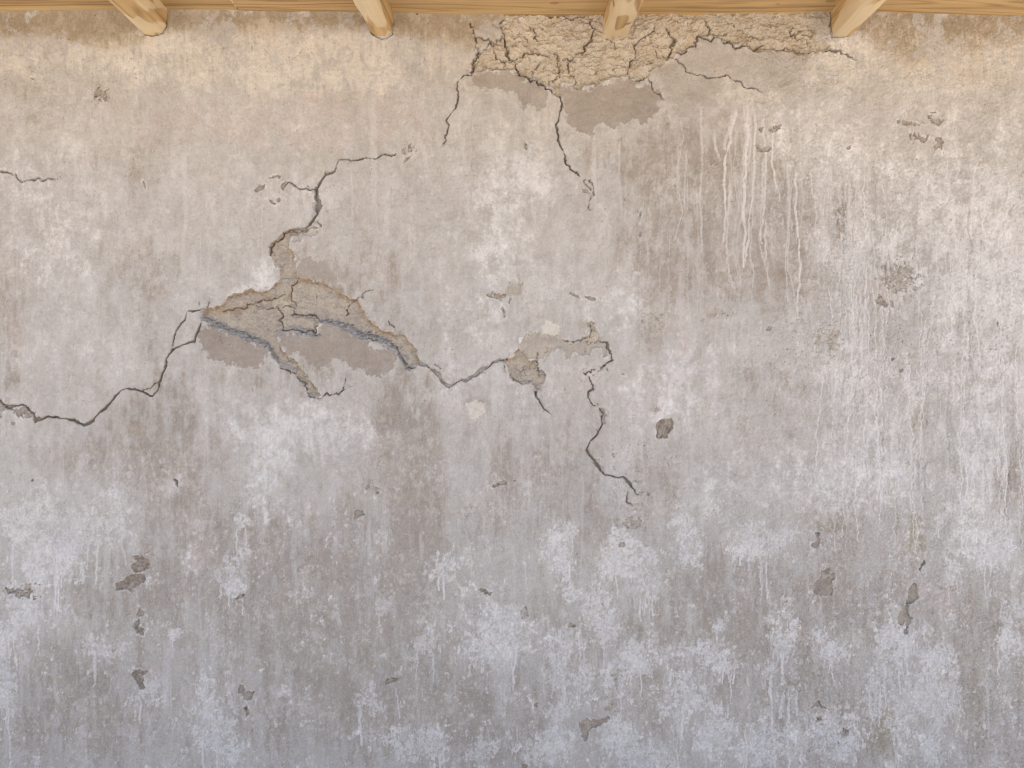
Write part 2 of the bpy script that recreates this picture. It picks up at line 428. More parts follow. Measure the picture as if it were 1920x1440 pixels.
def recess(pts, depth, seed, mud=0., bare=0., core_skytint=.8, ochre=.0, w_up=2.2, w_low=8., relief=1.2, part=None, amp=.14, wob=1.0, R=20, it=3):
    """A place where the coat has come away: steep upper lip, sloping broken lower ledge."""
    sl, sd = poly_sd(pts, R, amp, seed, it)
    sd = sd + wob * noise_in(sl, 12) * .9 + wob * noise_in(sl, 30) * .8
    gy = np.gradient(sd, axis=0) / np.maximum(np.gradient(GY[sl[0]])[:, None], .1)
    k = np.clip(-gy, 0, 1)
    for _ in range(4):
        k = (k + np.roll(k, 1, 0) + np.roll(k, -1, 0) + np.roll(k, 1, 1) + np.roll(k, -1, 1)) / 5
    wt = w_up + w_low * k
    m = sstep(-.3, 1, sd / wt)
    ins = sstep(-.4, .8, sd)
    rel = relief * (noise_in(sl, 46) + .55 * noise_in(sl, 15) + .3 * noise_in(sl, 6, None, TC))
    H[sl] += (-depth + rel) * m
    keep = 1 - ins
    for nm in ("wash", "stain_shade", "cream", "pink", "olive", "ochre"):
        L[nm][sl] *= keep + (1 - keep) * .15
    if mud: L["mud"][sl] = np.maximum(L["mud"][sl], ins * np.clip(mud + .12 * noise_in(sl, 26) + .10 * noise_in(sl, 70), 0, 1))
    if bare: L["bare"][sl] = np.maximum(L["bare"][sl], ins * bare)
    low = sstep(.35, .8, k) * ins * sstep(1.0, .65, sd / wt)
    L["core_skytint"][sl] = np.maximum(L["core_skytint"][sl], core_skytint * low * sstep(-1.6, .6, noise_in(sl, 20)))  # up-facing lower ledges coloured blue-grey to carry skylight
    if ochre:
        up = sstep(.0, .7, gy) * sstep(13, 1, sd) * sstep(-2, .5, sd)  # upper lips: ochre clay plus warm bounce light put into the colour
        L["ochre"][sl] = np.maximum(L["ochre"][sl], ochre * up * sstep(-.9, .5, noise_in(sl, 30)))
    # pale torn edge of the lime skin just outside the hole
    edge = sstep(-4.5, -1, sd) * sstep(.6, -.6, sd)
    L["wash"][sl] = np.clip(L["wash"][sl] + .4 * edge * sstep(-.4, .9, noise_in(sl, 24)), 0, .95)
    if part: REG[sl][sd > .2] = part
    return sl, sd, k

def flush_patch(pts, seed, bare=.85, amp=.2, part=None, soft=1.6, sink=.7, it=4, wob=1.3):
    """A patch where the lime skin is gone and the smooth brown render shows."""
    sl, sd = poly_sd(pts, 24, amp, seed, it)
    sd = sd + wob * (noise_in(sl, 10) + noise_in(sl, 34))
    m = sstep(-soft, soft, sd)
    for nm in ("wash", "stain_shade", "cream", "pink", "olive", "ochre"):
        L[nm][sl] *= 1 - m * .9
    L["bare"][sl] = np.maximum(L["bare"][sl], m * np.clip(bare + .05 * noise_in(sl, 60, 30), 0, 1))
    H[sl] = H[sl] - sink * m
    TONE[sl] += -.012 * m * noise_in(sl, 5, None, TC)
    edge = sstep(-5, -1.5, sd) * sstep(.8, -.8, sd)
    L["wash"][sl] = np.clip(L["wash"][sl] + .25 * edge * sstep(-.2, 1, noise_in(sl, 20)), 0, .95)
    if part: REG[sl][sd > 0] = part
    return sl, sd

def chip(x, y, rx, ry, ang=0, depth=2.6, seed=0, ragged=.4, mud=.55, grime_shade=.25, part=None, stripes=0, rim=.5):
    """A small flake lost from the surface."""
    R = max(rx, ry) * 1.9 + 4
    sl = win(x - R, x + R, y - R, y + R)
    X = GX[sl[1]][None, :] - x; Y = GY[sl[0]][:, None] - y
    c, s = math.cos(math.radians(ang)), math.sin(math.radians(ang))
    q = np.sqrt(((X * c + Y * s) / rx) ** 2 + ((-X * s + Y * c) / ry) ** 2)
    q = q + ragged * (.60 * noise_in(sl, 18) + .15 * noise_in(sl, 8))
    sd = (1 - q) * min(rx, ry)
    m = sstep(-.5, 1.1, sd)
    rel = .6 * noise_in(sl, 14) + .2 * noise_in(sl, 5, None, TC)
    if stripes: rel = rel + stripes * np.sin((X * .9 + Y * .18) * .8 + noise_in(sl, 20))
    H[sl] += (-depth * (.75 + .25 * sstep(-ry, ry, -Y)) + rel * min(1, depth / 2.5)) * m
    for nm in ("wash", "stain_shade", "cream", "pink"): L[nm][sl] *= 1 - .8 * m
    L["bare"][sl] = np.maximum(L["bare"][sl], (.8 if ragged < .75 else .42) * m); L["mud"][sl] = np.maximum(L["mud"][sl], mud * .75 * m)
    L["core_skytint"][sl] = np.maximum(L["core_skytint"][sl], .18 * m * sstep(-.2, .9, noise_in(sl, 10)))
    L["grime_shade"][sl] = np.maximum(L["grime_shade"][sl], m * np.clip(grime_shade * (.35 + .8 * noise_in(sl, 14)), 0, .8))
    edge = sstep(-3.2, -.8, sd) * sstep(.5, -.6, sd)
    L["wash"][sl] = np.clip(L["wash"][sl] + rim * edge * sstep(-.5, .8, noise_in(sl, 14)), 0, .95)
    H[sl] += .35 * edge
    if part: REG[sl][sd > -.1] = part

# ------------------------------------------------------------------ damage: bare render patches (drawn before the holes that cut them)
p = new_part("bare_render_patch", "brown patch below the left end of the crumbling top strip")
flush_patch([(883, 145), (914, 133), (968, 133), (997, 147), (1022, 164), (1030, 182), (1020, 201), (982, 207), (974, 201), (974, 185), (964, 170), (953, 174), (937, 168), (920, 166), (912, 172), (895, 162)], 21, .72, part=p)
p = new_part("bare_render_patch", "wide grey-brown patch under the crumbling top strip")
flush_patch([(1049, 158), (1076, 166), (1089, 171), (1122, 160), (1157, 149), (1187, 150), (1216, 155), (1232, 168), (1242, 184), (1236, 202), (1225, 222), (1205, 232), (1174, 233), (1116, 235), (1082, 240), (1066, 225), (1058, 200), (1050, 185)], 22, .85, part=p)
p = new_part("bare_render_patch", "darker brown patch under the left ledge of the big hole")
flush_patch([(372, 617), (391, 606), (420, 622), (460, 636), (500, 652), (499, 667), (493, 681), (482, 692), (462, 690), (443, 687), (437, 679), (412, 677), (389, 667), (376, 650), (372, 633)], 23, .85, part=p)
p = new_part("bare_render_patch", "wide darker brown patch under the middle and right ledges of the big hole")
flush_patch([(520, 629), (555, 626), (597, 629), (601, 608), (634, 608), (660, 630), (690, 640), (722, 655), (745, 675), (738, 688), (727, 700), (715, 708), (705, 705), (690, 703), (675, 690), (652, 687), (640, 675), (620, 675), (612, 688), (600, 694), (588, 692), (572, 675), (545, 665), (525, 650)], 24, .85, part=p)
p = new_part("bare_render_patch", "small grey-brown patch right of the narrow stem of the big hole")
flush_patch([(556, 478), (574, 481), (591, 491), (612, 491), (624, 506), (632, 522), (643, 539), (645, 549), (620, 535), (600, 525), (560, 518)], 25, .72, part=p)
flush_patch([(1265, 112), (1320, 72), (1400, 95), (1480, 100), (1530, 108), (1500, 130), (1490, 160), (1450, 168), (1400, 150), (1330, 150), (1290, 140)], 26, .26, soft=9)
flush_patch([(1222, 130), (1262, 112), (1285, 135), (1350, 150), (1340, 200), (1280, 220), (1240, 190)], 27, .40, soft=9)
flush_patch([(1445, 160), (1470, 130), (1482, 140), (1480, 160), (1465, 166)], 28, .5, soft=3)

# ------------------------------------------------------------------ damage: crumbling mud strip under the boards
p = new_part("exposed_mud", "crumbling strip of cracked mud along the top of the wall")
TOPMUD = [(945, 12), (943, 32), (936, 50), (943, 60), (939, 70), (930, 80), (920, 78), (914, 91), (897, 95), (893, 107), (883, 139), (899, 135), (914, 130), (968, 131), (978, 141), (997, 147), (1018, 155), (1036, 166), (1035, 178), (1045, 184), (1052, 180), (1047, 166), (1052, 156), (1066, 156), (1076, 164), (1089, 169), (1105, 161), (1122, 159), (1141, 149), (1157, 147), (1174, 144), (1191, 149), (1201, 151), (1216, 147), (1218, 138), (1226, 128), (1246, 116), (1264, 107), (1274, 97), (1306, 86), (1309, 68), (1327, 68), (1358, 76), (1387, 85), (1413, 98), (1446, 97), (1472, 94), (1509, 105), (1545, 98), (1558, 92), (1555, 84), (1530, 72), (1530, 46), (1520, 36), (1525, 12)]
sl, sd, k = recess(TOPMUD, 6.5, 31, mud=.95, core_skytint=.35, ochre=.12, w_up=2.2, w_low=5, relief=1.1, part=p, amp=.12, wob=.7, R=26)
ins = sstep(0, 6, sd)
H[sl] += ins * (.20 * noise_in(sl, 11, 9) + .55 * noise_in(sl, 30, 22) + 1.9 * noise_in(sl, 80, 55) + .5 * sstep(.2, .5, noise_in(sl, 34, 26)) + .6 * sstep(-.2, .1, noise_in(sl, 60, 40)))
L["grime_shade"][sl] = np.maximum(L["grime_shade"][sl], ins * .45 * sstep(1.3, 2.6, noise_in(sl, 14) + .7 * noise_in(sl, 50)))
L["wash"][sl] = np.maximum(L["wash"][sl], ins * .42 * sstep(70, 130, GY[sl[0]][:, None] + 14 * noise_in(sl, 60)) * sstep(-1.0, .8, noise_in(sl, 22)))
L["bare"][sl] = np.maximum(L["bare"][sl], ins * .5 * sstep(-.2, 1.4, noise_in(sl, 50) + .5 * noise_in(sl, 16)))
L["ochre"][sl] = np.maximum(L["ochre"][sl], ins * .22 * sstep(.2, 1.6, noise_in(sl, 60)))
# smoother slabs in it
for q, sd_ in (([(1195, 30), (1250, 30), (1245, 62), (1215, 68), (1192, 78), (1180, 62)], 41), ([(1505, 30), (1556, 26), (1556, 78), (1530, 72), (1532, 48), (1518, 38)], 42), ([(896, 44), (930, 40), (938, 60), (918, 72), (894, 70)], 43)):
    flush_patch(q, sd_, .35, soft=4, sink=-3 if sd_ != 43 else 0)
for i, (pts, w_, d_) in enumerate([
    ([(943, 60), (947, 80), (953, 105), (968, 128), (978, 141), (999, 149), (1020, 160), (1035, 174)], 2.0, 8),
    ([(957, 112), (974, 103), (995, 100), (1010, 99), (1045, 101)], 1.5, 6),
    ([(1112, 32), (1112, 60), (1105, 76), (1093, 95), (1078, 103), (1060, 108)], 1.6, 7),
    ([(1047, 103), (1045, 118), (1049, 137), (1039, 149), (1030, 156)], 1.4, 6),
    ([(1055, 110), (1066, 126), (1076, 141), (1077, 157)], 1.2, 5),
    ([(991, 46), (1001, 70), (1012, 80)], 1.4, 5), ([(1014, 112), (1003, 124), (999, 141)], 1.2, 5),
    ([(920, 76), (926, 97), (945, 110)], 1.5, 6), ([(950, 110), (944, 124)], 1.3, 5),
    ([(882, 43), (887, 57), (892, 70), (891, 85), (896, 93)], 1.0, 5),
    ([(892, 71), (916, 72), (920, 78), (914, 91), (897, 95)], 1.0, 5),
    ([(897, 95), (893, 107), (886, 125), (883, 139)], 2.0, 8),
    ([(943, 60), (939, 70), (930, 80), (921, 78)], 1.6, 6), ([(944, 36), (938, 48), (943, 60)], 1.5, 6), ([(925, 46), (936, 52)], 1.0, 4),
    ([(1216, 63), (1203, 71), (1191, 80), (1193, 99), (1180, 124), (1178, 137)], 1.3, 6), ([(1229, 40), (1228, 52), (1216, 63)], 1.0, 5),
    ([(1251, 51), (1259, 64), (1269, 72), (1259, 85), (1256, 103), (1262, 108)], 2.0, 7), ([(1238, 80), (1230, 92), (1238, 104), (1252, 106)], 1.1, 4),
    ([(1272, 97), (1290, 88), (1306, 86), (1308, 68), (1314, 64)], 1.7, 6), ([(1323, 36), (1332, 59), (1342, 62), (1365, 58)], 1.6, 5),
    ([(1309, 66), (1340, 68), (1370, 74), (1392, 84), (1420, 88), (1436, 82)], 1.8, 6), ([(1446, 92), (1472, 90), (1509, 98), (1530, 96)], 1.3, 5),
    ([(1090, 120), (1110, 128), (1120, 138)], .9, 4), ([(1150, 128), (1170, 122), (1174, 130)], 1.0, 4), ([(1195, 150), (1208, 146), (1218, 138)], 1.5, 5), ([(1180, 143), (1196, 151)], 1.2, 4),
    ([(1145, 72), (1152, 78), (1154, 92)], .9, 4), ([(1490, 44), (1484, 56), (1496, 66), (1512, 52)], 1.6, 4), ([(1508, 60), (1520, 66), (1528, 58)], 1.4, 4), ([(1500, 70), (1518, 80), (1522, 90)], 1.3, 4), ([(1365, 40), (1385, 52), (1400, 60)], 1.2, 4), ([(1400, 66), (1425, 70), (1450, 64)], 1.2, 4),
    ([(960, 62), (985, 72), (1000, 84), (1012, 96)], .7, 3), ([(955, 85), (985, 86)], .7, 3),
]):
    crack(pts, w_ * (.75 if w_ < 1.45 else .95), d_, 300 + i, dirt=.6, rim=.25, amp=.2, soft=1.9)
crack([(1036, 26), (1060, 29), (1085, 29), (1112, 31)], 1.0, 6, 380, dirt=.7)
chip(1035, 27, 5, 3.5, 0, 5, 381, grime_shade=.9); chip(782, 25, 3, 3, 0, 6, 382, grime_shade=.9)

def crack_part(pts, label, **kw):
    kw["part"] = new_part("crack", label)
    return crack(pts, **kw)

# ------------------------------------------------------------------ damage: big branching hole left of the middle
HOLE = [(504, 460), (507, 481), (516, 500), (525, 512), (520, 529), (507, 539), (503, 542), (478, 546), (453, 550), (435, 551), (426, 558), (420, 569), (403, 576), (382, 580), (379, 590), (380, 602), (391, 604), (403, 615), (420, 622), (437, 628), (457, 636), (478, 643), (497, 650), (507, 660), (516, 677), (524, 687), (539, 694), (555, 700), (566, 715), (574, 727), (578, 740), (591, 746), (601, 742), (591, 725), (577, 705), (560, 685), (542, 668), (526, 650), (518, 634), (523, 628), (545, 622), (566, 625), (593, 626), (597, 612), (599, 603), (632, 609), (640, 612), (657, 628), (671, 634), (690, 634), (709, 641), (728, 651), (744, 659), (748, 668), (761, 689), (769, 697), (786, 686), (786, 677), (782, 658), (769, 642), (752, 627), (730, 623), (716, 621), (703, 612), (691, 600), (678, 583), (668, 562), (657, 560), (637, 550), (616, 537), (597, 527), (570, 523), (556, 519), (553, 502), (551, 478), (545, 470), (541, 464), (543, 447), (556, 442), (575, 436), (598, 428), (590, 424), (574, 430), (549, 433), (530, 437), (514, 452)]
p = new_part("exposed_mud", "wide branching hole of exposed mud left of the middle")
sl, sd, k = recess(HOLE, 7.5, 51, mud=.40, bare=.66, core_skytint=1.0, ochre=.6, w_up=2.0, w_low=15, relief=1.1, part=p, amp=.10, wob=.7, R=24)
L["olive"][sl] = np.clip(L["olive"][sl] + .2 * sstep(0, 4, sd), 0, 1)
# upper strip that still stands a little prouder
sl2, sd2 = poly_sd([(384, 581), (403, 577), (420, 570), (428, 559), (437, 553), (503, 544), (526, 522), (553, 520), (545, 542), (541, 554), (507, 562), (470, 569), (449, 577), (416, 583)], 14, .1, 52)
up2 = sstep(-1, 1.5, sd2)
H[sl2] += 2.8 * up2 * sstep(.5, 5, poly_sd(HOLE, 16, .1, 51)[1][:0].size + np.full_like(sd2, 6))
for i, (pts, w_, oc) in enumerate([
    ([(384, 581), (403, 578), (420, 571), (428, 565)], 3.0, .9), ([(453, 551), (478, 547), (503, 543), (512, 536)], 3.2, .8),
    ([(416, 583), (449, 577), (470, 569), (507, 562), (541, 554)], 2.6, .9), ([(556, 520), (572, 524), (597, 528), (616, 538), (637, 551), (657, 561)], 3.0, .85),
    ([(668, 563), (678, 584), (691, 601), (703, 612)], 3.2, .8), ([(703, 612), (730, 624), (752, 628), (769, 643)], 2.6, .6), ([(545, 470), (553, 478), (552, 490)], 3.6, .8),
    ([(769, 643), (781, 658), (785, 676)], 1.6, .5), ([(976, 651), (962, 662), (950, 672), (938, 674)], 1.6, .6), ([(384, 582), (400, 581), (410, 584)], 5, .6), ([(990, 626), (1044, 629)], 1.3, .4),
]):
    q = jag(pts, .15, 3, 400 + i)
    s_, D_ = line_dist(q, 14)
    D_ = D_ + 1.2 * noise_in(s_, 14)
    L["ochre"][s_] = np.maximum(L["ochre"][s_], oc * .6 * sstep(w_ * 2.2, w_ * .1, D_) * sstep(-1.2, .3, noise_in(s_, 22)))  # ochre clay along upper rims, warm reflected light painted in with it
for i, (pts, w_, d_) in enumerate([
    ([(555, 525), (545, 542), (543, 556), (553, 569)], 1.0, 5), ([(516, 573), (522, 583), (520, 600), (528, 608), (566, 622), (593, 623), (597, 602)], 1.2, 4.5),
    ([(545, 590), (570, 591), (591, 592), (599, 602)], 1.2, 4), ([(477, 572), (495, 578), (516, 573)], 1.0, 3.5), ([(528, 575), (549, 575), (552, 580)], .8, 3), ([(553, 569), (548, 588)], .8, 3),
    ([(416, 583), (449, 577), (470, 569), (507, 562), (541, 554)], 1.1, 3), ([(668, 562), (656, 568), (648, 580), (646, 594)], 1.0, 4), ([(412, 630), (413, 636), (417, 645)], .7, 2.5),
    ([(761, 690), (770, 690), (779, 689)], 1.4, 5), ([(690, 631), (709, 638), (728, 648)], 1.0, 4), ([(588, 520), (597, 533)], .7, 2), ([(590, 550), (592, 560)], .7, 2), ([(740, 652), (755, 648)], .4, 1), ([(728, 602), (738, 612), (742, 618)], 1.2, 3.5),
]):
    crack(pts, w_, d_, 430 + i, dirt=.7, rim=.12)
# broken plaster along the small inner ledges, skylight painted in as blue-grey
for i, (pts, w_) in enumerate([([(557, 627), (575, 628), (597, 630)], 3.5), ([(545, 592), (570, 594), (590, 595)], 2.2), ([(478, 575), (505, 577)], 1.8), ([(379, 584), (378, 596)], 4.5)]):
    q = jag(pts, .12, 2, 450 + i); s_, D_ = line_dist(q, 14); D_ = D_ + noise_in(s_, 12)
    m_ = sstep(w_ * 1.3, w_ * .4, D_)
    L["core_skytint"][s_] = np.maximum(L["core_skytint"][s_], .7 * m_)
    H[s_] += m_ * np.clip((GY[s_[0]][:, None] - pts[0][1]) * .35, -1.5, 2.0)

def ledge(line, ws, depth, seed, amt=.9):
    """The broken lower edge of the coat: a sloping shelf of grey plaster with skylight tint painted in, low at its top, flush at its foot."""
    x0, x1 = line[0][0] - 4, line[-1][0] + 4
    sl = win(x0, x1, min(p[1] for p in line) - 16, max(p[1] for p in line) + 16)
    xs = GX[sl[1]]; yl = np.interp(xs, [p[0] for p in line], [p[1] for p in line]); ww = np.interp(xs, [p[0] for p in line], ws)
    t = (GY[sl[0]][:, None] - yl[None, :]) / ww[None, :] + .28 * noise_in(sl, 12) + .25 * noise_in(sl, 30)
    endf = sstep(-2, 6, np.minimum(xs - x0, x1 - xs))[None, :]
    m = sstep(-1.25, -.95, t) * sstep(1.2, .9, t) * endf
    prof = -depth * np.clip((1 - t) / 2, 0, 1) ** 1.2 + .9 * noise_in(sl, 14, 9) + .5 * noise_in(sl, 7, 5, TC) * m
    H[sl] = H[sl] * (1 - m) + prof * m
    L["core_skytint"][sl] = np.maximum(L["core_skytint"][sl], amt * m * np.clip(.85 + .3 * noise_in(sl, 14), 0, 1))
    for nm in ("ochre", "mud", "bare", "olive"): L[nm][sl] *= 1 - .9 * m
    L["wash"][sl] = np.maximum(L["wash"][sl], .5 * m * sstep(.7, 1.5, noise_in(sl, 12, 7)))
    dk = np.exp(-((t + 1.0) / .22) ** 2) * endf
    L["grime_shade"][sl] = np.maximum(L["grime_shade"][sl], .45 * dk * sstep(-.8, .6, noise_in(sl, 20)))  # shadow line along the top of the shelf, painted dark
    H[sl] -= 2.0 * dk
ledge([(380, 599), (400, 606), (420, 616), (440, 624), (460, 631), (480, 640), (500, 650), (512, 662), (522, 680)], [3.5, 5, 6, 6, 6, 5, 4.5, 3.5, 2], 8, 1)
ledge([(600, 603), (630, 605), (650, 613), (672, 627), (700, 634), (720, 642), (742, 656), (752, 673), (766, 691)], [3.5, 4.5, 5.5, 8, 7, 6.5, 6, 6, 5], 8, 2)
ledge([(556, 627), (575, 629), (598, 631)], [3, 4, 3.5], 5, 3, .7)
ledge([(545, 592), (590, 594)], [2.2, 2.2], 3, 4, .6)
# ------------------------------------------------------------------ damage: second hole, right of the middle
p = new_part("exposed_mud", "small hollow of bare mud right of the V-shaped crack")
recess([(975, 650), (977, 634), (990, 625), (1044, 628), (1054, 637), (1081, 643), (1096, 637), (1112, 640), (1129, 642), (1140, 647), (1142, 672), (1131, 670), (1129, 653), (1108, 654), (1104, 666), (1087, 664), (1073, 660), (1070, 672), (1058, 675), (1053, 652), (1033, 658), (1030, 668), (1010, 674), (990, 674)], 1.3, 61, mud=.28, bare=.62, core_skytint=.1, w_up=1.6, w_low=2, relief=.3, part=p, amp=.12, wob=.9)
sl, sd, k = recess([(938, 676), (950, 672), (973, 654), (983, 660), (990, 672), (1008, 677), (1010, 693), (1025, 702), (1023, 714), (1015, 725), (1006, 743), (1002, 727), (994, 716), (975, 720), (960, 714), (954, 697), (949, 684)], 5.5, 62, mud=.42, bare=.8, core_skytint=.6, ochre=.5, w_up=2, w_low=4, relief=.9, part=p, amp=.12, wob=.7)
recess([(1102, 604), (1115, 606), (1116, 616), (1125, 629), (1125, 640), (1112, 643), (1098, 641), (1092, 640), (1104, 630), (1107, 614)], 4, 63, mud=.7, core_skytint=.2, ochre=.4, w_up=1.5, w_low=2, relief=1.6, part=p, amp=.2, wob=.8)
for i, (pts, w_, d_) in enumerate([([(1107, 608), (1108, 622), (1106, 632)], 1.2, 4), ([(1056, 637), (1075, 641), (1090, 638), (1105, 631)], 1.2, 5), ([(1112, 640), (1122, 644)], 1.2, 4), ([(1008, 662), (1010, 680), (1011, 704)], 1.0, 4), ([(966, 690), (985, 686), (1005, 690)], .9, 2.5), ([(985, 690), (990, 703)], .7, 2), ([(1022, 650), (1021, 664)], .8, 1.5), ([(1030, 668), (1018, 680)], .6, 1.2), ([(958, 700), (962, 712), (975, 718), (992, 714)], 1.0, 4), ([(945, 684), (948, 698)], 1.0, 2), ([(1012, 728), (1016, 733)], .7, 2)]):
    crack(pts, w_, d_, 470 + i, dirt=.45, rim=.12)
L["wash"][win(968, 980, 630, 646)] = np.maximum(L["wash"][win(968, 980, 630, 646)], .0)
p = new_part("pale_patch", "small square cream patch below the V-shaped crack")
sl, sd = poly_sd([(874, 755), (898, 752), (911, 758), (913, 779), (882, 789), (875, 773)], 20, .17, 71)
sd = sd + 1.1 * noise_in(sl, 12)
m = sstep(-1.2, 1.2, sd)
for nm in ("wash", "stain_shade", "pink", "olive"): L[nm][sl] *= 1 - m
L["cream"][sl] = np.maximum(L["cream"][sl], m * np.clip(.72 + .16 * noise_in(sl, 14), 0, 1)); H[sl] += 1.1 * m
L["stain_shade"][sl] = np.clip(L["stain_shade"][sl] + .35 * sstep(-16, -2, sd) * (1 - m) * (GY[sl[0]][:, None] < 760), 0, 1)  # shade above the patch painted as a darker band
REG[sl][sd > 0] = p
sl, sd = poly_sd([(1012, 612), (1044, 608), (1046, 624), (1016, 625)], 14, .15, 72)
m = sstep(-2, 2, sd + noise_in(sl, 10)); L["cream"][sl] = np.maximum(L["cream"][sl], m * .85)
sl, sd = poly_sd([(972, 634), (981, 630), (979, 640), (973, 645)], 10, .15, 73)
m = sstep(-1, 1, sd); L["wash"][sl] = np.maximum(L["wash"][sl], m * .95); L["mud"][sl] *= 1 - m; L["bare"][sl] *= 1 - m; H[sl] += 2 * m

# ------------------------------------------------------------------ damage: long cracks
crack_part([(-60, 742), (-20, 738), (0, 752), (9, 762), (25, 761), (43, 759), (52, 766), (63, 777), (66, 789), (79, 786), (112, 784), (142, 790), (158, 797), (173, 790), (187, 772), (208, 754), (227, 733), (242, 728), (254, 729), (269, 735), (285, 743), (296, 731), (298, 718), (304, 702), (312, 683), (316, 664), (323, 655)],
           "long crack rising from the left edge to the big hole", depth=8, seed=81, amp=.07, fill=.35,
           w_list=[1, 1.5, 3.5, 3.2, 1.6, 1.8, 2.6, 3.0, 3.0, 1.8, 1.6, 1.8, 3.0, 2.6, 2.0, 1.7, 1.4, 1.2, 1.1, 1.2, 1.0, 1.5, 1.3, 1.6, 1.5, 1.6, 2.0])
recess([(-6, 752), (8, 764), (0, 784), (-20, 790)], 6, 821, mud=.2, bare=.5, core_skytint=.6, w_low=6)
chip(42, 774, 17, 9, 15, 2.2, 822, ragged=.6, mud=.25, grime_shade=.25, rim=.9); chip(24, 794, 5, 2.5, 0, 2, 823)
crack_part([(269, 735), (281, 729), (290, 719), (297, 716)], "thin loop branch on the left crack", w=.8, depth=4, seed=82)
crack_part([(323, 653), (327, 635), (331, 620), (346, 600), (352, 583), (365, 583), (382, 579)], "upper branch of the left crack", w=1.2, depth=7, seed=83, amp=.08)
crack_part([(323, 656), (342, 646), (365, 640), (367, 629), (373, 614), (379, 600)], "lower branch of the left crack", w=1.4, depth=7, seed=84, amp=.08)
crack_part([(-40, 318), (0, 321), (23, 326), (33, 335), (43, 342), (65, 339), (70, 335), (83, 339), (100, 335), (113, 331)], "short thin crack near the top of the left edge", w=1.0, depth=5, seed=85)
crack_part([(741, 289), (735, 293), (727, 290), (715, 291), (705, 298), (685, 295), (666, 300), (635, 300), (630, 310), (626, 322), (610, 329), (601, 339), (595, 352)], "thin crack running right from the top of the big hole", depth=6, seed=86, amp=.10, w_list=[.5, .7, .8, 1, 1, 1, 1.1, 1.1, 1.1, 1.2, 1.6, 1.9, 2.2])
crack_part([(595, 354), (580, 356), (566, 355), (551, 347), (542, 341), (537, 345), (533, 351)], "thin branch crack left of the thick bent crack", w=1.1, depth=5, seed=87, amp=.1)
crack_part([(593, 350), (594, 358), (597, 377), (596, 393), (592, 406), (582, 420), (574, 427), (549, 431), (530, 436), (514, 452), (505, 462), (506, 478)], "thick bent crack above the big hole", depth=9, seed=88, amp=.08, fill=.3, dirt=.45, w_list=[1.5, 3.4, 4.2, 3.8, 3.2, 2.8, 2.2, 2.0, 1.8, 1.6, 1.6, 1.0])
crack([(589, 418), (601, 421), (600, 427)], 1.0, 4, 89); crack([(577, 349), (581, 354)], .8, 3, 891); crack([(612, 318), (609, 328)], .8, 3, 892)
s_, D_ = line_dist(jag([(589, 358), (592, 377), (591, 393), (586, 405)], .1, 2, 893), 10); L["core_skytint"][s_] = np.maximum(L["core_skytint"][s_], .8 * sstep(4, 1.5, D_ + noise_in(s_, 10)))
sl, sd, k = recess([(548, 436), (575, 430), (600, 428), (598, 434), (570, 444), (546, 452)], 2.2, 894, mud=.1, bare=.3, core_skytint=.6, w_up=2, w_low=8, relief=.4)
crack_part([(788, 681), (800, 685), (815, 696), (825, 705), (828, 715), (842, 725), (859, 715), (880, 709), (894, 701), (911, 690), (925, 679), (938, 674), (952, 673)], "wide V-shaped crack between the two holes", depth=6.5, seed=90, amp=.07, dirt=.16, fill=.15, rim=.3, w_list=[3, 2.8, 3.0, 3.2, 2.2, 2.4, 2.2, 2.6, 3.2, 2.8, 2.4, 1.8, 1.4])
crack([(815, 683), (824, 689), (829, 691), (828, 696)], 1.0, 3, 901)
crack([(842, 726), (860, 717), (880, 711), (894, 704), (911, 693)], .7, 2, 902, dirt=.2)
crack_part([(524, 688), (539, 694), (555, 700), (566, 715), (574, 727), (578, 740), (591, 746), (604, 747), (612, 737), (622, 739), (645, 730), (648, 710)], "thin crack hooking under the big hole", w=1.0, depth=5, seed=91, amp=.12)
crack([(651, 722), (662, 723), (672, 720)], .7, 2.5, 911); crack([(682, 561), (679, 555), (681, 549), (690, 545), (700, 542)], .8, 3.5, 912); crack([(668, 562), (680, 558)], .9, 3, 913); crack([(388, 576), (391, 566)], .7, 3, 914); crack([(374, 572), (373, 566)], .5, 2, 915)
crack_part([(1003, 735), (1004, 743), (1017, 762), (1025, 770), (1035, 778)], "short crack trailing below the small hollow", w=1.2, depth=5, seed=92, amp=.1)
crack_part([(1125, 641), (1139, 646), (1143, 662), (1148, 676), (1135, 684), (1126, 690)], "dark crack round the right end of the small hollow", w=1.8, depth=6, seed=93, fill=.3)
crack([(1133, 684), (1122, 697)], 1.0, 4, 931); crack([(1115, 693), (1108, 698), (1098, 703)], 1.6, 5, 932); crack([(1097, 702), (1094, 699)], 1.6, 4, 933); crack([(1138, 690), (1140, 696)], .9, 3, 934)
crack_part([(1104, 705), (1108, 714), (1112, 722), (1104, 733), (1103, 741), (1108, 754), (1112, 760), (1121, 757)], "short jagged crack above the zigzag crack", w=1.3, depth=5.5, seed=94)
chip(1131, 779, 6, 13, -10, 2.0, 941, ragged=.3, mud=.2, grime_shade=.1, rim=.2)
crack_part([(1125, 767), (1128, 785), (1130, 797), (1119, 817), (1103, 837), (1100, 844), (1108, 856), (1119, 871), (1127, 883), (1135, 891), (1150, 893), (1169, 894), (1179, 904), (1184, 912)], "zigzag crack right of the middle", depth=6, seed=95, amp=.08, fill=.25, w_list=[1, 1, 1, 1, 1.2, 2.2, 2.2, 2.4, 1.8, 1.6, 1.5, 1.5, 2.2, 1.4])
crack([(1184, 912), (1190, 918), (1198, 927)], .9, 4, 951); crack([(1184, 912), (1175, 929), (1177, 944), (1187, 950)], .9, 4, 952)
